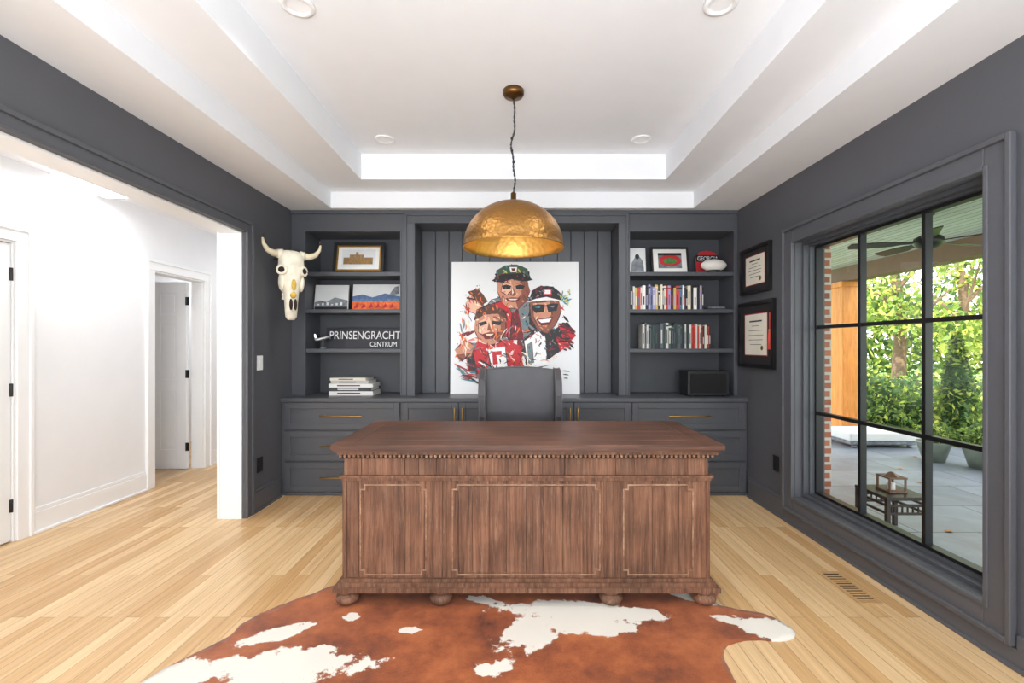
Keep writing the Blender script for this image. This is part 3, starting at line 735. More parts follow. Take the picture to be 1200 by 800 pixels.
# ------------------------------------------------------------------ SHELF OBJECTS
M_goldf = mat('gold_frame', (168, 130, 70), 0.4, 0.8)
M_paper = mat('paper_white', (232, 230, 224), 0.7)
M_sky = mat('print_pale', (214, 216, 216), 0.6); M_bld = mat('print_building', (150, 120, 84), 0.6, var=0.3, scale=60)
M_orange = mat('print_orange', (215, 100, 50), 0.6, var=0.4, scale=25); M_blue = mat('print_blue', (86, 110, 150), 0.6, var=0.3, scale=25)
M_redb = mat('book_red', (180, 40, 44), 0.6); M_greyb = mat('print_grey', (120, 124, 130), 0.6, var=0.4, scale=20); M_grn = mat('print_green', (70, 120, 60), 0.6, var=0.3, scale=40)
def framed(name, x0, w, h, y, z, lean, fw, mats, draw=None, fd=0.022):
    b = MB()
    b.box(0, fw, 0, fd, 0, h); b.box(w-fw, w, 0, fd, 0, h); b.box(fw, w-fw, 0, fd, 0, fw); b.box(fw, w-fw, 0, fd, h-fw, h)
    b.box(fw, w-fw, 0.008, fd-0.001, fw, h-fw, 1)
    if draw: draw(b, w, h)
    return b.obj(name, mats, loc=(x0, y, z+0.001), rot=(-math.atan2(lean, h), 0, 0))
def d1(b, w, h):
    b.box(0.03, w-0.03, 0.004, 0.012, 0.03, 0.048, 2); b.box(0.03, w-0.03, 0.004, 0.012, h-0.048, h-0.03, 2); b.box(0.03, 0.048, 0.004, 0.012, 0.048, h-0.048, 2); b.box(w-0.048, w-0.03, 0.004, 0.012, 0.048, h-0.048, 2)
    b.box(0.085, w-0.085, 0.006, 0.012, 0.075, h-0.075, 3)
    b.box(0.10, w-0.11, 0.005, 0.012, 0.10, 0.17, 4); b.box(0.16, 0.30, 0.0048, 0.012, 0.165, 0.20, 4); b.box(0.22, 0.245, 0.0046, 0.012, 0.19, 0.225, 4)
    for i in range(8): b.box(0.115+i*0.032, 0.128+i*0.032, 0.0044, 0.012, 0.115, 0.15, 2)
framed('framed_picture', -1.80, 0.50, 0.325, 4.50, SH[0], 0.06, 0.032, [M_blackp, M_paper, M_goldf, M_sky, M_bld], d1)
def d2(b, w, h):
    b.box(0.004, w-0.004, -0.001, 0.012, 0.004, h-0.004, 1)
    b.prism([(0.004, 0.08), (0.05, 0.10), (0.12, 0.085), (0.2, 0.13), (w-0.004, 0.10), (w-0.004, 0.03), (0.004, 0.03)], 'xz', -0.002, 0.01, 2)
    b.box(0.004, w-0.004, -0.003, 0.01, 0.004, 0.035, 3)
    for i in range(6): b.box(0.03+i*0.045, 0.05+i*0.045, -0.0032, 0.01, 0.05, 0.062+0.01*(i % 3), 1)
framed('photo_book', -1.985, 0.33, 0.255, 4.52, SH[1], 0.04, 0.01, [M_paper, M_sky, M_greyb, M_blackp], d2)
def d3(b, w, h):
    b.box(0.004, w-0.004, -0.001, 0.012, 0.004, h-0.004, 1)
    b.prism([(0.004, 0.14), (0.10, 0.16), (0.2, 0.13), (0.32, 0.17), (w-0.004, 0.14), (w-0.004, 0.09), (0.004, 0.09)], 'xz', -0.002, 0.01, 2)
    b.box(0.004, w-0.004, -0.0025, 0.01, 0.004, 0.09, 3)
    for i in range(6):
        b.prism([(0.02+i*0.07, 0.02), (0.07+i*0.07, 0.03), (0.05+i*0.07, 0.075)], 'xz', -0.003, 0.01, 4)
    b.prism([(w-0.12, h-0.12), (w-0.02, h-0.10), (w-0.02, h-0.02), (w-0.06, h-0.03)], 'xz', -0.003, 0.01, 5)
    b.box(w-0.13, w-0.01, -0.0034, 0.01, 0.10, 0.11, 5)
framed('framed_landscape_print', -1.615, 0.475, 0.265, 4.52, SH[1], 0.04, 0.012, [M_blackp, M_sky, M_blue, M_orange, M_redb, M_greyb], d3)
M_signw = mat('sign_white', (235, 235, 235), 0.5); M_navy = mat('sign_navy', (22, 24, 34), 0.35)
b = MB(); b.box(0, 0.74, 0, 0.012, 0, 0.20); sign = b.obj('street_sign', [M_navy], bevel=0.002, loc=(-1.862, 4.50, SH[2]+0.001), rot=(-0.12, 0, 0))
def text(body, size, x, z, parent, m, nm, y=-0.0015, wid=None):
    c = D.curves.new(nm, 'FONT'); c.body = body; c.size = size; c.extrude = 0.0008
    o = D.objects.new(nm, c); scene.collection.objects.link(o); c.materials.append(m)
    o.rotation_euler = (math.pi/2, 0, 0); o.location = (x, y, z); o.parent = parent
    if wid:
        bpy.context.view_layer.update(); o.scale.x = wid/max(0.01, o.dimensions.x)
    return o
text('PRINSENGRACHT', 0.11, 0.03, 0.095, sign, M_signw, 'lettering_upper', wid=0.69)
text('CENTRUM', 0.07, 0.43, 0.02, sign, M_signw, 'lettering_lower', wid=0.26)
M_silver = mat('silver_metal', (190, 192, 196), 0.3, 0.9)
b = MB()
b.lathe([(0, -0.075), (0.012, -0.06), (0.016, -0.02), (0.015, 0.04), (0.005, 0.075), (0, 0.08)], (0, 0, 0.10), 12, 0, Matrix.Rotation(math.radians(75), 4, 'Y'))
b.prism([(-0.02, -0.09), (0.01, -0.09), (0.03, 0.0), (0.01, 0.09), (-0.02, 0.09), (-0.01, 0.0)], 'xy', 0.097, 0.101, 0)
b.prism([(-0.075, 0.10), (-0.05, 0.10), (-0.065, 0.14), (-0.08, 0.14)], 'xz', -0.002, 0.002, 0)
b.box(-0.08, -0.06, -0.03, 0.03, 0.09, 0.093)
b.cyl((0, 0, 0.006), 0.004, 0.09); b.cyl((0, 0, 0.001), 0.03, 0.008)
b.obj('model_airplane', [M_silver], loc=(-1.86, 4.435, SH[2]), rot=(0, 0, 0.5))
def books(name, x, x1, z, y, hmin, hmax, cols, seed, tmin=0.018, tmax=0.04):
    random.seed(seed); b = MB(); mats = [mat(name+'_cover_%d' % i, c, 0.5) for i, c in enumerate(cols)]+[M_paper]
    k = len(cols); z += 0.001; last = -1
    while x < x1-tmin:
        t = min(random.uniform(tmin, tmax), x1-x); h = random.uniform(hmin, hmax); d = random.uniform(0.14, 0.17); m_ = random.choice([q for q in range(k) if q != last]); last = m_
        yy = y+random.uniform(0, 0.012)
        b.box(x, x+t-0.001, yy, yy+0.003, z, z+h, m_); b.box(x, x+0.002, yy+0.003, yy+d, z, z+h, m_); b.box(x+t-0.003, x+t-0.001, yy+0.003, yy+d, z, z+h, m_)
        b.box(x+0.002, x+t-0.003, yy+0.003, yy+d-0.004, z+0.003, z+h-0.004, k)
        m2 = random.choice([q for q in range(k) if q != m_])
        b.box(x+t*0.28, x+t*0.66, yy-0.0006, yy, z+h*0.2, z+h*random.uniform(0.5, 0.8), m2)
        if random.random() < 0.5: b.box(x, x+t-0.001, yy-0.0005, yy, z+h*0.86, z+h*0.92, m2)
        x += t
    b.obj(name, mats)
books('row_of_books', 1.09, 1.80, SH[1], 4.42, 0.19, 0.245, [(225, 215, 190), (40, 42, 48), (190, 60, 60), (210, 205, 200), (90, 110, 140), (200, 170, 90), (235, 232, 228), (160, 150, 190), (30, 30, 34)], 2, 0.014, 0.032)
books('row_of_books.001', 1.21, 1.66, SH[2], 4.42, 0.225, 0.25, [(40, 46, 50), (54, 74, 68), (34, 38, 48), (84, 92, 98), (46, 60, 58), (205, 202, 194)], 9, 0.014, 0.03)
books('row_of_books.002', 1.66, 1.88, SH[2], 4.42, 0.21, 0.24, [(150, 40, 40), (205, 202, 194), (180, 60, 50), (60, 40, 40), (214, 206, 190)], 12, 0.014, 0.03)
b = MB(); z = CT
random.seed(4)
mats = [mat('stack_%d' % i, c, 0.5) for i, c in enumerate([(228, 226, 220), (60, 62, 66), (235, 232, 226), (190, 188, 182), (222, 215, 200)])]+[M_paper, M_blackp]
for i, (w, h) in enumerate(((0.42, 0.04), (0.40, 0.035), (0.42, 0.036), (0.36, 0.03), (0.34, 0.026))):
    x0 = -1.79+random.uniform(0, 0.02); y0 = 4.385+random.uniform(0, 0.02); d = 0.26
    b.box(x0, x0+w, y0, y0+d, z, z+0.004, i); b.box(x0, x0+w, y0, y0+d, z+h-0.005, z+h-0.001, i); b.box(x0, x0+w, y0, y0+0.004, z+0.004, z+h-0.005, i)
    b.box(x0+0.004, x0+w-0.004, y0+0.004, y0+d-0.005, z+0.004, z+h-0.005, 5); b.box(x0+0.08, x0+w-0.12, y0-0.0008, y0, z+h*0.35, z+h*0.65, 6 if i != 1 else 0)
    z += h
b.obj('stack_of_books', mats)
def d4(b, w, h):
    b.box(0.003, w-0.003, -0.001, 0.012, 0.003, h-0.003, 1); b.prism([(0.02, 0.02), (w-0.02, 0.02), (w-0.03, 0.13), (w/2, 0.20), (0.03, 0.11)], 'xz', -0.002, 0.01, 2)
    b.ell((w*0.5, -0.001, 0.17), (0.022, 0.002, 0.028), 0, 12, 8)
framed('small_photo', 1.10, 0.17, 0.26, 4.50, SH[0], 0.03, 0.01, [M_blackp, M_sky, M_greyb], d4)
def d5(b, w, h):
    b.box(0.07, w-0.07, 0.004, 0.012, 0.06, h-0.06, 2)
    b.ell((w/2, 0.004, h/2), (0.11, 0.002, 0.062), 3, 24, 6); b.ell((w/2, 0.0035, h/2-0.005), (0.07, 0.003, 0.035), 4, 24, 6)
    b.box(0.07, w-0.07, 0.003, 0.010, h-0.085, h-0.06, 5)
framed('framed_stadium_photo', 1.325, 0.37, 0.275, 4.50, SH[0], 0.05, 0.02, [M_blackp, M_paper, M_greyb, M_redb, M_grn, M_navy], d5)
M_fbw = mat('football_white', (226, 222, 214), 0.5, bump=0.3, bscale=300)
b = MB()
R = Matrix.Rotation(math.pi/2, 4, 'Y')
prof = [(0.062*math.cos(a)**1.25 if abs(a) < 1.56 else 0.0, 0.125*math.sin(a)) for a in [(-math.pi/2+math.pi*i/20) for i in range(21)]]
b.lathe(prof, (0, 0, 0.072), 24, 0, R)
for i in range(6): b.box(-0.04+i*0.015, -0.034+i*0.015, -0.03, 0.0, 0.124, 0.136, 1)
b.box(-0.045, 0.047, -0.017, -0.012, 0.125, 0.135, 1)
b.tube([(0.06*math.cos(t), 0.04*math.sin(t), 0.018) for t in [i*math.pi/12 for i in range(24)]], 0.007, 6, 2, True)
for t in (0.6, 2.5, 3.8, 5.6): b.tube([(0.06*math.cos(t), 0.04*math.sin(t), 0.018), (0.07*math.cos(t), 0.045*math.sin(t), 0.002)], 0.005, 6, 2)
b.obj('football', [M_fbw, M_blackp, M_blackp], loc=(1.90, 4.435, SH[0]))
b = MB(); b.prism([(0, 0), (0.24, 0), (0.24, 0.16), (0.20, 0.235), (0.12, 0.255), (0.04, 0.235), (0, 0.16)], 'xz', 0, 0.01, 1); b.box(0.01, 0.23, -0.003, 0.0, 0.135, 0.205, 0)
pen = b.obj('team_plaque', [M_blackp, M_redb], loc=(1.785, 4.56, SH[0]+0.001), rot=(-0.2, 0, 0))
text('GEORGIA', 0.065, 0.018, 0.147, pen, M_signw, 'lettering', y=-0.004, wid=0.205)
b = MB(); b.box(1.83, 2.03, 4.42, 4.56, SH[1]+0.001, SH[1]+0.012, 0); b.box(1.85, 2.01, 4.435, 4.55, SH[1]+0.012, SH[1]+0.028, 1); b.obj('small_box', [M_blackp, M_greyb], bevel=0.003)
b = MB(); b.box(1.60, 1.985, 4.30, 4.52, CT+0.008, CT+0.235, 0)
b.box(1.625, 1.96, 4.294, 4.302, CT+0.03, CT+0.21, 1)
for x in (1.64, 1.945): b.cyl((x, 4.34, CT), 0.015, 0.01, 'z', 0); b.cyl((x, 4.48, CT), 0.015, 0.01, 'z', 0)
b.obj('speaker', [M_blackp, mat('speaker_cloth', (20, 20, 22), 0.9, bump=0.5, bscale=400)], bevel=0.018, seg=3)

# ------------------------------------------------------------------ DIPLOMAS on right wall
M_mat = mat('mat_board_black', (34, 32, 34), 0.7); M_mred = mat('mat_board_red', (150, 30, 36), 0.7); M_dip = mat('diploma_paper', (232, 226, 210), 0.7); M_ink = mat('ink', (60, 58, 60), 0.8)
M_tas = mat('tassel_red', (200, 70, 60), 0.8)
def diploma(name, y0, y1, z0, z1, tassel):
    b = MB(); x = XR-0.0005
    ring(b, x-0.03, x, y0, y1, z0, z1, 0.03, 0); b.box(x-0.015, x-0.001, y0+0.03, y1-0.03, z0+0.03, z1-0.03, 1)
    w, h = y1-y0, z1-z0; cy, cz = (y0+y1)/2, (z0+z1)/2
    b.box(x-0.017, x-0.002, cy-w*0.33, cy+w*0.33, cz-h*0.32, cz+h*0.32, 2); b.box(x-0.018, x-0.002, cy-w*0.315, cy+w*0.315, cz-h*0.305, cz+h*0.305, 3)
    for k, ww in enumerate((0.18, 0.10, 0.2, 0.22, 0.2, 0.16)):
        zz = cz+h*(0.2-0.07*k); b.box(x-0.0186, x-0.002, cy-w*ww, cy+w*ww, zz-0.006 if k == 0 else zz-0.002, zz+0.006 if k == 0 else zz+0.002, 4)
    b.cyl((x-0.019, cy-w*0.18, cz-h*0.2), 0.02, 0.004, 'x', 5)
    if tassel:
        ty = y0+0.055
        b.tube([(x-0.022, ty, cz+h*0.3), (x-0.024, ty, cz+h*0.05)], 0.006, 6, 6); b.tube([(x-0.024, ty, cz+h*0.05), (x-0.024, ty, cz-h*0.22)], [0.010, 0.018], 8, 6); b.ell((x-0.024, ty, cz+h*0.05), 0.012, 5)
    b.obj(name, [M_black, M_mat, M_mred, M_dip, M_ink, M_goldf, M_tas])
diploma('framed_diploma', 3.775, 4.27, 1.815, 2.225, False)
diploma('framed_diploma.001', 3.72, 4.30, 1.165, 1.745, True)

b = MB(); b.box(XL, XL+0.006, 3.79, 3.87, 1.155, 1.275); b.box(XL+0.001, XL+0.009, 3.815, 3.845, 1.18, 1.25); b.obj('light_switch', [M_trimw])
b = MB(); b.box(XL, XL+0.006, 3.79, 3.87, 0.31, 0.43); b.box(XL+0.001, XL+0.009, 3.812, 3.848, 0.33, 0.41); b.obj('wall_outlet', [M_blackp])
b = MB(); b.box(XR-0.006, XR, 3.68, 3.76, 0.35, 0.47); b.box(XR-0.009, XR-0.001, 3.702, 3.738, 0.37, 0.45); b.obj('wall_outlet.001', [M_blackp])

# ------------------------------------------------------------------ COW SKULL
M_bone = mat('bone', (236, 228, 208), 0.6, var=0.12, scale=18, bump=0.4, bscale=30); M_cav = mat('skull_cavity', (50, 36, 26), 0.9)
M_horn = mat('horn', (216, 204, 174), 0.35, var=0.15, scale=10); M_hornt = mat('horn_tip', (60, 46, 36), 0.3); M_ochre = mat('painted_ochre', (206, 170, 66), 0.6, var=0.2, scale=30)
b = MB()
def sring(z, hw, d0, d1, pw=1.0, n=20):
    r = []
    for i in range(n):
        a = 2*math.pi*i/n; x = hw*math.copysign(abs(math.cos(a))**pw, math.cos(a)); s_ = math.sin(a)
        y = (d1 if s_ > 0 else d0)*abs(s_)**pw*(1 if s_ > 0 else -1)
        r.append((x, y, z))
    return r
b.loft([sring(0.0, 0.05, 0.03, 0.03), sring(-0.012, 0.092, 0.055, 0.05), sring(-0.05, 0.098, 0.075, 0.06, 0.85), sring(-0.11, 0.102, 0.085, 0.06, 0.85), sring(-0.17, 0.108, 0.085, 0.06, 0.85), sring(-0.21, 0.092, 0.08, 0.055, 0.85),
        sring(-0.27, 0.072, 0.078, 0.05, 0.85), sring(-0.36, 0.060, 0.07, 0.045, 0.85), sring(-0.45, 0.052, 0.055, 0.04, 0.85), sring(-0.52, 0.050, 0.04, 0.03, 0.9), sring(-0.57, 0.046, 0.028, 0.02), sring(-0.595, 0.028, 0.016, 0.012)])
for s in (-1, 1):
    Mo = Matrix.Rotation(s*math.radians(38), 4, 'Z')
    ctr = Vector((s*0.088, -0.052, -0.175))
    rimp = [ctr+Mo @ Vector((0.036*math.cos(t), 0, 0.034*math.sin(t))) for t in [k*math.pi/10 for k in range(20)]]
    b.tube(rimp, 0.013, 8, 0, True); b.ell(ctr, (0.030, 0.02, 0.028), 1, 14, 10, Mo)
    b.ell((s*0.078, -0.01, -0.27), (0.026, 0.045, 0.08), 0)
    b.ell((s*0.018, -0.060, -0.465), (0.013, 0.016, 0.05), 1)
    b.tube([(s*0.072, 0.0, -0.035), (s*0.115, -0.005, -0.035)], [0.045, 0.036], 12, 0)
    hp = [(s*0.10, -0.005, -0.035), (s*0.15, -0.015, -0.035), (s*0.195, -0.03, -0.015), (s*0.225, -0.04, 0.03), (s*0.232, -0.045, 0.075)]
    b.tube(hp, [0.033, 0.028, 0.022, 0.014, 0.008], 12, 2); b.tube([hp[-1], (s*0.225, -0.045, 0.10), (s*0.215, -0.042, 0.12)], [0.009, 0.006, 0.001], 10, 3)
b.ell((0, -0.060, -0.385), (0.026, 0.02, 0.03), 4); b.ell((0, -0.079, -0.30), (0.02, 0.006, 0.05), 4); b.ell((0.0, -0.050, -0.475), (0.006, 0.024, 0.06), 0)
for k in range(5):
    for s in (-1, 1): b.box(s*0.055-0.008, s*0.055+0.008, 0.02, 0.05, -0.30-k*0.03, -0.275-k*0.03, 0)
inv = Matrix.Rotation(-math.radians(42), 4, 'Z')
def loc_(p): return inv @ (Vector(p)-Vector((-1.945, 3.98, 2.175)))
b.tube([loc_((XL+0.001, 4.06, 2.12)), loc_((-1.96, 4.0, 2.12))], 0.01, 8, 1)
b.obj('cow_skull', [M_bone, M_cav, M_horn, M_hornt, M_ochre], loc=(-1.945, 3.98, 2.175), rot=(0, 0, math.radians(42)))

M_hl = mat('hall_light_panel', (250, 252, 255), 0.5, emit=9)
b = MB(); b.box(-3.40, -3.04, 3.36, 3.82, 2.585, 2.639, 0); b.box(-3.39, -3.05, 3.37, 3.81, 2.578, 2.586, 1); b.obj('hall_ceiling_light', [M_trimw, M_hl])

# ------------------------------------------------------------------ EXTERIOR
M_patio = brickmat('bluestone', (150, 158, 172), (128, 136, 150), (84, 88, 94), 0.9, 0.6, 0.008, (0, 0, 0), 0.4, grain=(4, 4, 1), gstr=0.25)
M_brick = brickmat('brick', (190, 120, 88), (150, 88, 66), (210, 200, 188), 0.2, 0.07, 0.012, (math.pi/2, 0, 0), 0.8)
M_porchc = brickmat('porch_boards', (216, 216, 222), (200, 200, 206), (110, 112, 116), 6.0, 0.12, 0.007, (0, 0, math.pi/2), 0.6)
M_cedar = wood('cedar', [(206, 116, 40), (250, 170, 82)], (20, 20, 2), 0.6, 0.2)  # post colour raised to stand in for sun that the porch roof blocks
M_beam = mat('beam_brown', (120, 90, 68), 0.6); M_grass = mat('grass', (110, 140, 76), 0.9, var=0.3, scale=8)
b = MB(); b.box(2.31, 6.35, -3, 8.9, -0.2, -0.1); b.obj('patio_floor', [M_patio])
b = MB(); b.box(-6, 40, -20, 45, -0.4, -0.201); b.obj('lawn_ground', [M_grass])
b = MB(); b.box(2.31, 6.15, -3, 9.2, 2.75, 2.85, 0); b.box(5.78, 6.05, -3, 9.2, 2.50, 2.75, 1); b.obj('porch_ceiling', [M_porchc, M_beam])
b = MB(); b.box(5.74, 6.08, 8.10, 8.44, -0.1, 2.5, 0); b.box(5.70, 6.12, 8.06, 8.48, -0.1, 0.1, 0); b.box(5.70, 6.12, 8.06, 8.48, 2.4, 2.5, 0)
b.obj('cedar_post', [M_cedar], bevel=0.012)
b = MB(); b.box(2.31, 2.70, 3.95, 6.2, -0.1, 2.75, 0); b.obj('wall_exterior_brick', [M_brick])
M_fan = mat('fan_dark', (34, 28, 26), 0.4)
b = MB(); fx, fy = 4.25, 4.75
b.cyl((fx, fy, 2.50), 0.014, 0.25, 'z'); b.lathe([(0.0, 2.75), (0.06, 2.75), (0.05, 2.70), (0, 2.69)], (fx, fy, 0), 20)
b.lathe([(0, 2.52), (0.05, 2.51), (0.12, 2.47), (0.13, 2.42), (0.10, 2.38), (0.06, 2.36), (0, 2.355)], (fx, fy, 0), 28)
for k in range(5):
    a = math.radians(72*k+15); R = Matrix.Translation((fx, fy, 2.43)) @ Matrix.Rotation(a, 4, 'Z') @ Matrix.Rotation(math.radians(12), 4, 'X')
    pts = [(0.10, -0.03), (0.22, -0.035), (0.35, -0.075), (0.68, -0.07), (0.70, 0.0), (0.68, 0.07), (0.35, 0.06), (0.22, 0.03), (0.10, 0.03)]
    vs = [R @ Vector((p[0], p[1], t)) for t in (-0.004, 0.004) for p in pts]; n = len(pts)
    b.add(vs, [list(range(n)), list(range(n, 2*n))]+[(i, (i+1) % n, (i+1) % n+n, i+n) for i in range(n)])
b.obj('ceiling_fan', [M_fan])
b = MB(); sx, sy, z0 = 2.93, 3.60, -0.1; w = 0.15
b.box(sx-w-0.015, sx+w+0.015, sy-w-0.015, sy+w+0.015, z0+0.30, z0+0.325)
for sxn in (-1, 1):
    for syn in (-1, 1):
        b.box(sx+sxn*w-0.014, sx+sxn*w+0.014, sy+syn*w-0.014, sy+syn*w+0.014, z0, z0+0.30)
for zz in (0.25, 0.19):
    for s in (-1, 1):
        b.box(sx-w, sx+w, sy+s*w-0.008, sy+s*w+0.008, z0+zz, z0+zz+0.018); b.box(sx+s*w-0.008, sx+s*w+0.008, sy-w, sy+w, z0+zz, z0+zz+0.018)
for k in range(-3, 4):
    for s in (-1, 1): b.box(sx+k*0.04-0.004, sx+k*0.04+0.004, sy+s*w-0.006, sy+s*w+0.006, z0+0.19, z0+0.26)
b.obj('patio_side_table', [M_fan], bevel=0.002)
b = MB(); zt = z0+0.326; q = 0.06
b.box(sx-q-0.01, sx+q+0.01, sy-q-0.01, sy+q+0.01, zt, zt+0.012); b.box(sx-q-0.01, sx+q+0.01, sy-q-0.01, sy+q+0.01, zt+0.105, zt+0.117)
for s in (-1, 1):
    for t in (-1, 1): b.box(sx+s*q-0.006, sx+s*q+0.006, sy+t*q-0.006, sy+t*q+0.006, zt+0.012, zt+0.105)
b.cyl((sx, sy, zt+0.117), 0.06, 0.03, 'z', 0, 4, 0.015, False); b.cyl((sx, sy, zt+0.012), 0.025, 0.05, 'z', 1)
b.obj('lantern', [M_beam, M_paper], bevel=0.001)
M_cush = mat('outdoor_white', (226, 226, 222), 0.8)
b = MB(); b.box(4.75, 5.75, 6.55, 7.15, 0.0, 0.12, 0); b.box(4.78, 5.72, 6.58, 7.12, -0.06, 0.0, 1)
for x in (4.85, 5.65):
    for y in (6.62, 7.08): b.box(x-0.03, x+0.03, y-0.03, y+0.03, -0.1, -0.06, 1)
b.obj('outdoor_ottoman', [M_cush, M_greyb], bevel=0.02)
random.seed(31); b = MB()
for _ in range(26):
    x, y = random.uniform(2.8, 5.6), random.uniform(2.4, 8); s = random.uniform(0.03, 0.05); a = random.uniform(0, 6.28); ca, sa = math.cos(a)*s, math.sin(a)*s
    b.add([(x-ca, y-sa, -0.098), (x+sa*.6, y-ca*.6, -0.092), (x+ca, y+sa, -0.096), (x-sa*.6, y+ca*.6, -0.090)], [(0, 1, 2, 3)], 0)
b.obj('fallen_leaves', [mat('dry_leaf', (180, 120, 60), 0.8)], recalc=False)

def leafm(name, rgb):
    m, N, L, bb = newmat(name); c = lin(rgb)
    g = N.new('ShaderNodeNewGeometry'); r = N.new('ShaderNodeValToRGB')
    r.color_ramp.elements[0].color = tuple(v*0.6 for v in c)+(1,); r.color_ramp.elements[1].color = tuple(min(1, v*1.5) for v in c)+(1,)
    L.new(g.outputs['Random Per Island'], r.inputs['Fac']); L.new(r.outputs['Color'], bb.inputs['Base Color']); bb.inputs['Roughness'].default_value = 0.55
    tl = N.new('ShaderNodeBsdfTranslucent'); mxs = N.new('ShaderNodeMixShader'); mxs.inputs[0].default_value = 0.45
    L.new(r.outputs['Color'], tl.inputs['Color']); L.new(bb.outputs[0], mxs.inputs[1]); L.new(tl.outputs[0], mxs.inputs[2]); L.new(mxs.outputs[0], N['Material Output'].inputs['Surface'])
    return m
LG = [leafm('leaf_dark', (84, 112, 60)), leafm('leaf_mid', (138, 162, 76)), leafm('leaf_bright', (212, 218, 112))]
M_bark = mat('bark', (120, 98, 78), 0.9, var=0.3, scale=20, bump=0.8, bscale=30)
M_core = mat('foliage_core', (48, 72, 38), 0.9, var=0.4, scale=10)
def leaves(b, c, r, n, size, wts, shell=0.55):
    for _ in range(n):
        d = Vector((random.gauss(0, 1), random.gauss(0, 1), random.gauss(0, 1))).normalized()
        k = shell+(1-shell)*random.random()
        p = Vector((c[0]+d.x*r[0]*k, c[1]+d.y*r[1]*k, c[2]+d.z*r[2]*k))
        u = Vector((random.gauss(0, 1), random.gauss(0, 1), random.gauss(0, 1))).normalized()
        w = u.cross(Vector((random.gauss(0, 1), random.gauss(0, 1), random.gauss(0, 1)))).normalized()
        s = size*random.uniform(0.6, 1.3)
        b.add([p-u*s, p+w*s*0.45, p+u*s, p-w*s*0.45], [(0, 1, 2, 3)], random.choices((0, 1, 2), wts)[0])
random.seed(21)
b = MB()
for i in range(20):
    t = i/19; x = 6.5+t*3.4+random.uniform(-.2, .2); y = 10.6-t*5.8+random.uniform(-.2, .2)
    h = random.uniform(0.28, 0.55)
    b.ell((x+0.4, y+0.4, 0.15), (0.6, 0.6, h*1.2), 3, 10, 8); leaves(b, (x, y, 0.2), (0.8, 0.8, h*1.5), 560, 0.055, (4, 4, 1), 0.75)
b.obj('hedge', LG+[M_core], recalc=False)
b = MB()
for k in range(9):
    z = 0.0+k*0.17; r = 0.40*(1-k/10)
    leaves(b, (6.75, 7.05, z), (r, r, 0.22), 420, 0.05, (3, 4, 1), 0.5)
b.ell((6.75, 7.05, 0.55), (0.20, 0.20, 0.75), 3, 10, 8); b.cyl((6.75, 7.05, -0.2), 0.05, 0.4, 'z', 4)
b.obj('conifer_shrub', LG+[M_core, M_bark], recalc=False)
for i, (tx, ty, th) in enumerate(((9.5, 11.5, 5.5), (12.5, 10.5, 6), (9.6, 15.5, 6.5), (14.5, 15, 7), (18, 12.5, 6), (12, 21, 8))):
    b = MB(); b.tube([(tx, ty, -0.3), (tx+0.1, ty, th*0.35), (tx-0.1, ty+0.1, th*0.8)], [0.17, 0.13, 0.06], 10, 4)
    for k in range(5):
        a = k*1.26+i; b.tube([(tx+0.08, ty, th*0.3+k*0.3), (tx+1.3*math.cos(a), ty+1.3*math.sin(a), th*0.5+k*0.4)], [0.06, 0.02], 6, 4)
    for k in range(11):
        a = random.uniform(0, 6.28); rr = random.uniform(0.3, 1.8); c = (tx+rr*math.cos(a), ty+rr*math.sin(a), random.uniform(1.5, th))
        leaves(b, c, (0.95, 0.95, 0.6), 340, 0.09, (2, 4, 3), 0.3)
    b.obj('tree' if i == 0 else 'tree.%03d' % i, LG+[M_core, M_bark], recalc=False)
b = MB()
for i in range(14):
    a = math.radians(62-i*2.9); r = 27+random.uniform(-1, 1); x, y = r*math.cos(a), r*math.sin(a)
    leaves(b, (x, y, 1.8), (1.8, 1.8, 2.6), 700, 0.2, (3, 3, 2), 0.4)
b.obj('woodland_trees', LG+[M_core], recalc=False)
M_pot = mat('pot_glazed', (120, 130, 116), 0.4, var=0.2)
for i, (x, y) in enumerate(((5.30, 5.85), (5.55, 5.50), (5.72, 5.12))):
    b = MB(); b.lathe([(0.0, -0.1), (0.11, -0.1), (0.16, 0.08), (0.175, 0.13), (0.175, 0.15), (0.155, 0.15), (0.15, 0.10), (0.0, 0.10)], (x, y, 0), 24, 3)
    for _ in range(14):
        a = random.uniform(0, 6.28); b.tube([(x, y, 0.10), (x+0.15*math.cos(a), y+0.15*math.sin(a), 0.30)], 0.005, 5, 0)
    leaves(b, (x, y, 0.27), (0.2, 0.2, 0.15), 420, 0.03, (3, 3, 1), 0.2)
    b.obj('potted_plant' if i == 0 else 'potted_plant.%03d' % i, LG+[M_pot], recalc=False)

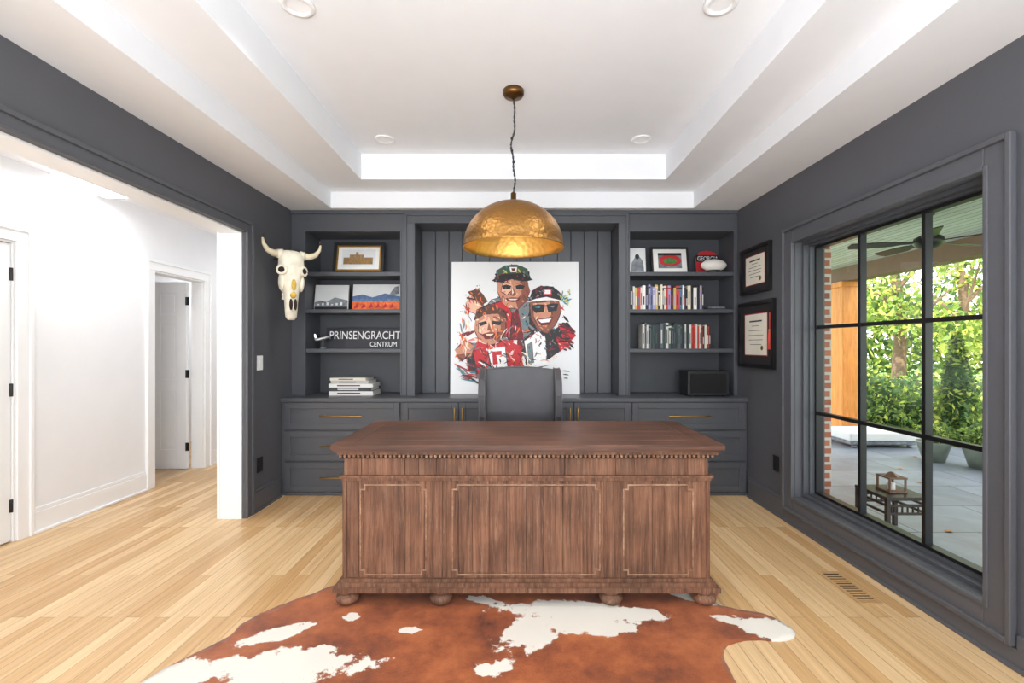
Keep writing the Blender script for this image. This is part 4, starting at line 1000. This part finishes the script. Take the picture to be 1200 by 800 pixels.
# ------------------------------------------------------------------ LIGHTS
def area(name, loc, rot, sx, sy, P, col=(1, 1, 1)):
    l = D.lights.new(name, 'AREA'); l.shape = 'RECTANGLE'; l.size = sx; l.size_y = sy; l.energy = P; l.color = col
    o = D.objects.new(name, l); scene.collection.objects.link(o); o.location = loc; o.rotation_euler = rot; return o
CW = (0.90, 0.95, 1.0); CN = (0.96, 0.98, 1.0)
area('front_fill_light', (0, -1.5, 1.5), (math.radians(90), 0, 0), 3.8, 2.0, 104, CW)  # added fill behind the camera; the front wall has no window
area('ceiling_fill_light', (0, -0.7, 1.0), (math.radians(168), 0, 0), 2.6, 1.2, 118, (0.86, 0.94, 1.0))  # added up-facing fill to brighten the ceiling, no real lamp there
area('hall_fill_light', (-2.9, -1.45, 1.5), (math.radians(90), 0, 0), 1.0, 2.0, 40, CN)  # added fill at the closed end of the hall, out of view
area('hall_panel_light', (-3.22, 3.59, 2.57), (0, 0, 0), 0.28, 0.34, 10, CN)
area('far_room_light', (-4.4, 5.9, 2.5), (0, 0, 0), 0.8, 0.8, 16, CN)
area('hall_rear_light', (-2.9, 6.2, 2.5), (0, 0, 0), 0.6, 0.5, 12, CN)
for i, (x, y) in enumerate(((-1.055, 3.69), (1.0, 3.69), (-1.063, 2.24), (0.99, 2.23), (-1.06, 0.6), (0.99, 0.6))):
    l = D.lights.new('recessed_spot', 'SPOT'); l.energy = 42; l.spot_size = math.radians(120); l.spot_blend = 0.8; l.shadow_soft_size = 0.06; l.color = (1, 0.98, 0.96)
    o = D.objects.new('recessed_spot_%d' % i, l); scene.collection.objects.link(o); o.location = (x, y, 2.985)
l = D.lights.new('pendant_bulb', 'POINT'); l.energy = 1.0; l.shadow_soft_size = 0.04; l.color = (1, 0.88, 0.7)
o = D.objects.new('pendant_bulb', l); scene.collection.objects.link(o); o.location = (PX, PY, PZ+0.09)
l = D.lights.new('sun', 'SUN'); l.energy = 8; l.angle = 0.02; l.color = (1, 0.96, 0.88)
o = D.objects.new('sun', l); scene.collection.objects.link(o); o.rotation_euler = Vector((-0.45, -0.35, 0.85)).to_track_quat('Z', 'Y').to_euler()
w = D.worlds.new('world'); scene.world = w; w.use_nodes = True
bg = w.node_tree.nodes['Background']; bg.inputs['Color'].default_value = (0.9, 0.95, 1.0, 1); bg.inputs['Strength'].default_value = 4.0

# ------------------------------------------------------------------ CAMERA
c = D.cameras.new('camera'); c.sensor_width = 36; c.lens = 16.2; c.shift_x = -5/1200; c.shift_y = 6/1200; c.clip_start = 0.05
co = D.objects.new('camera', c); scene.collection.objects.link(co); co.location = (0, 0, 1.35); co.rotation_euler = (math.pi/2, 0, 0)
scene.camera = co
scene.view_settings.view_transform = 'Standard'
scene.view_settings.exposure = 0.0
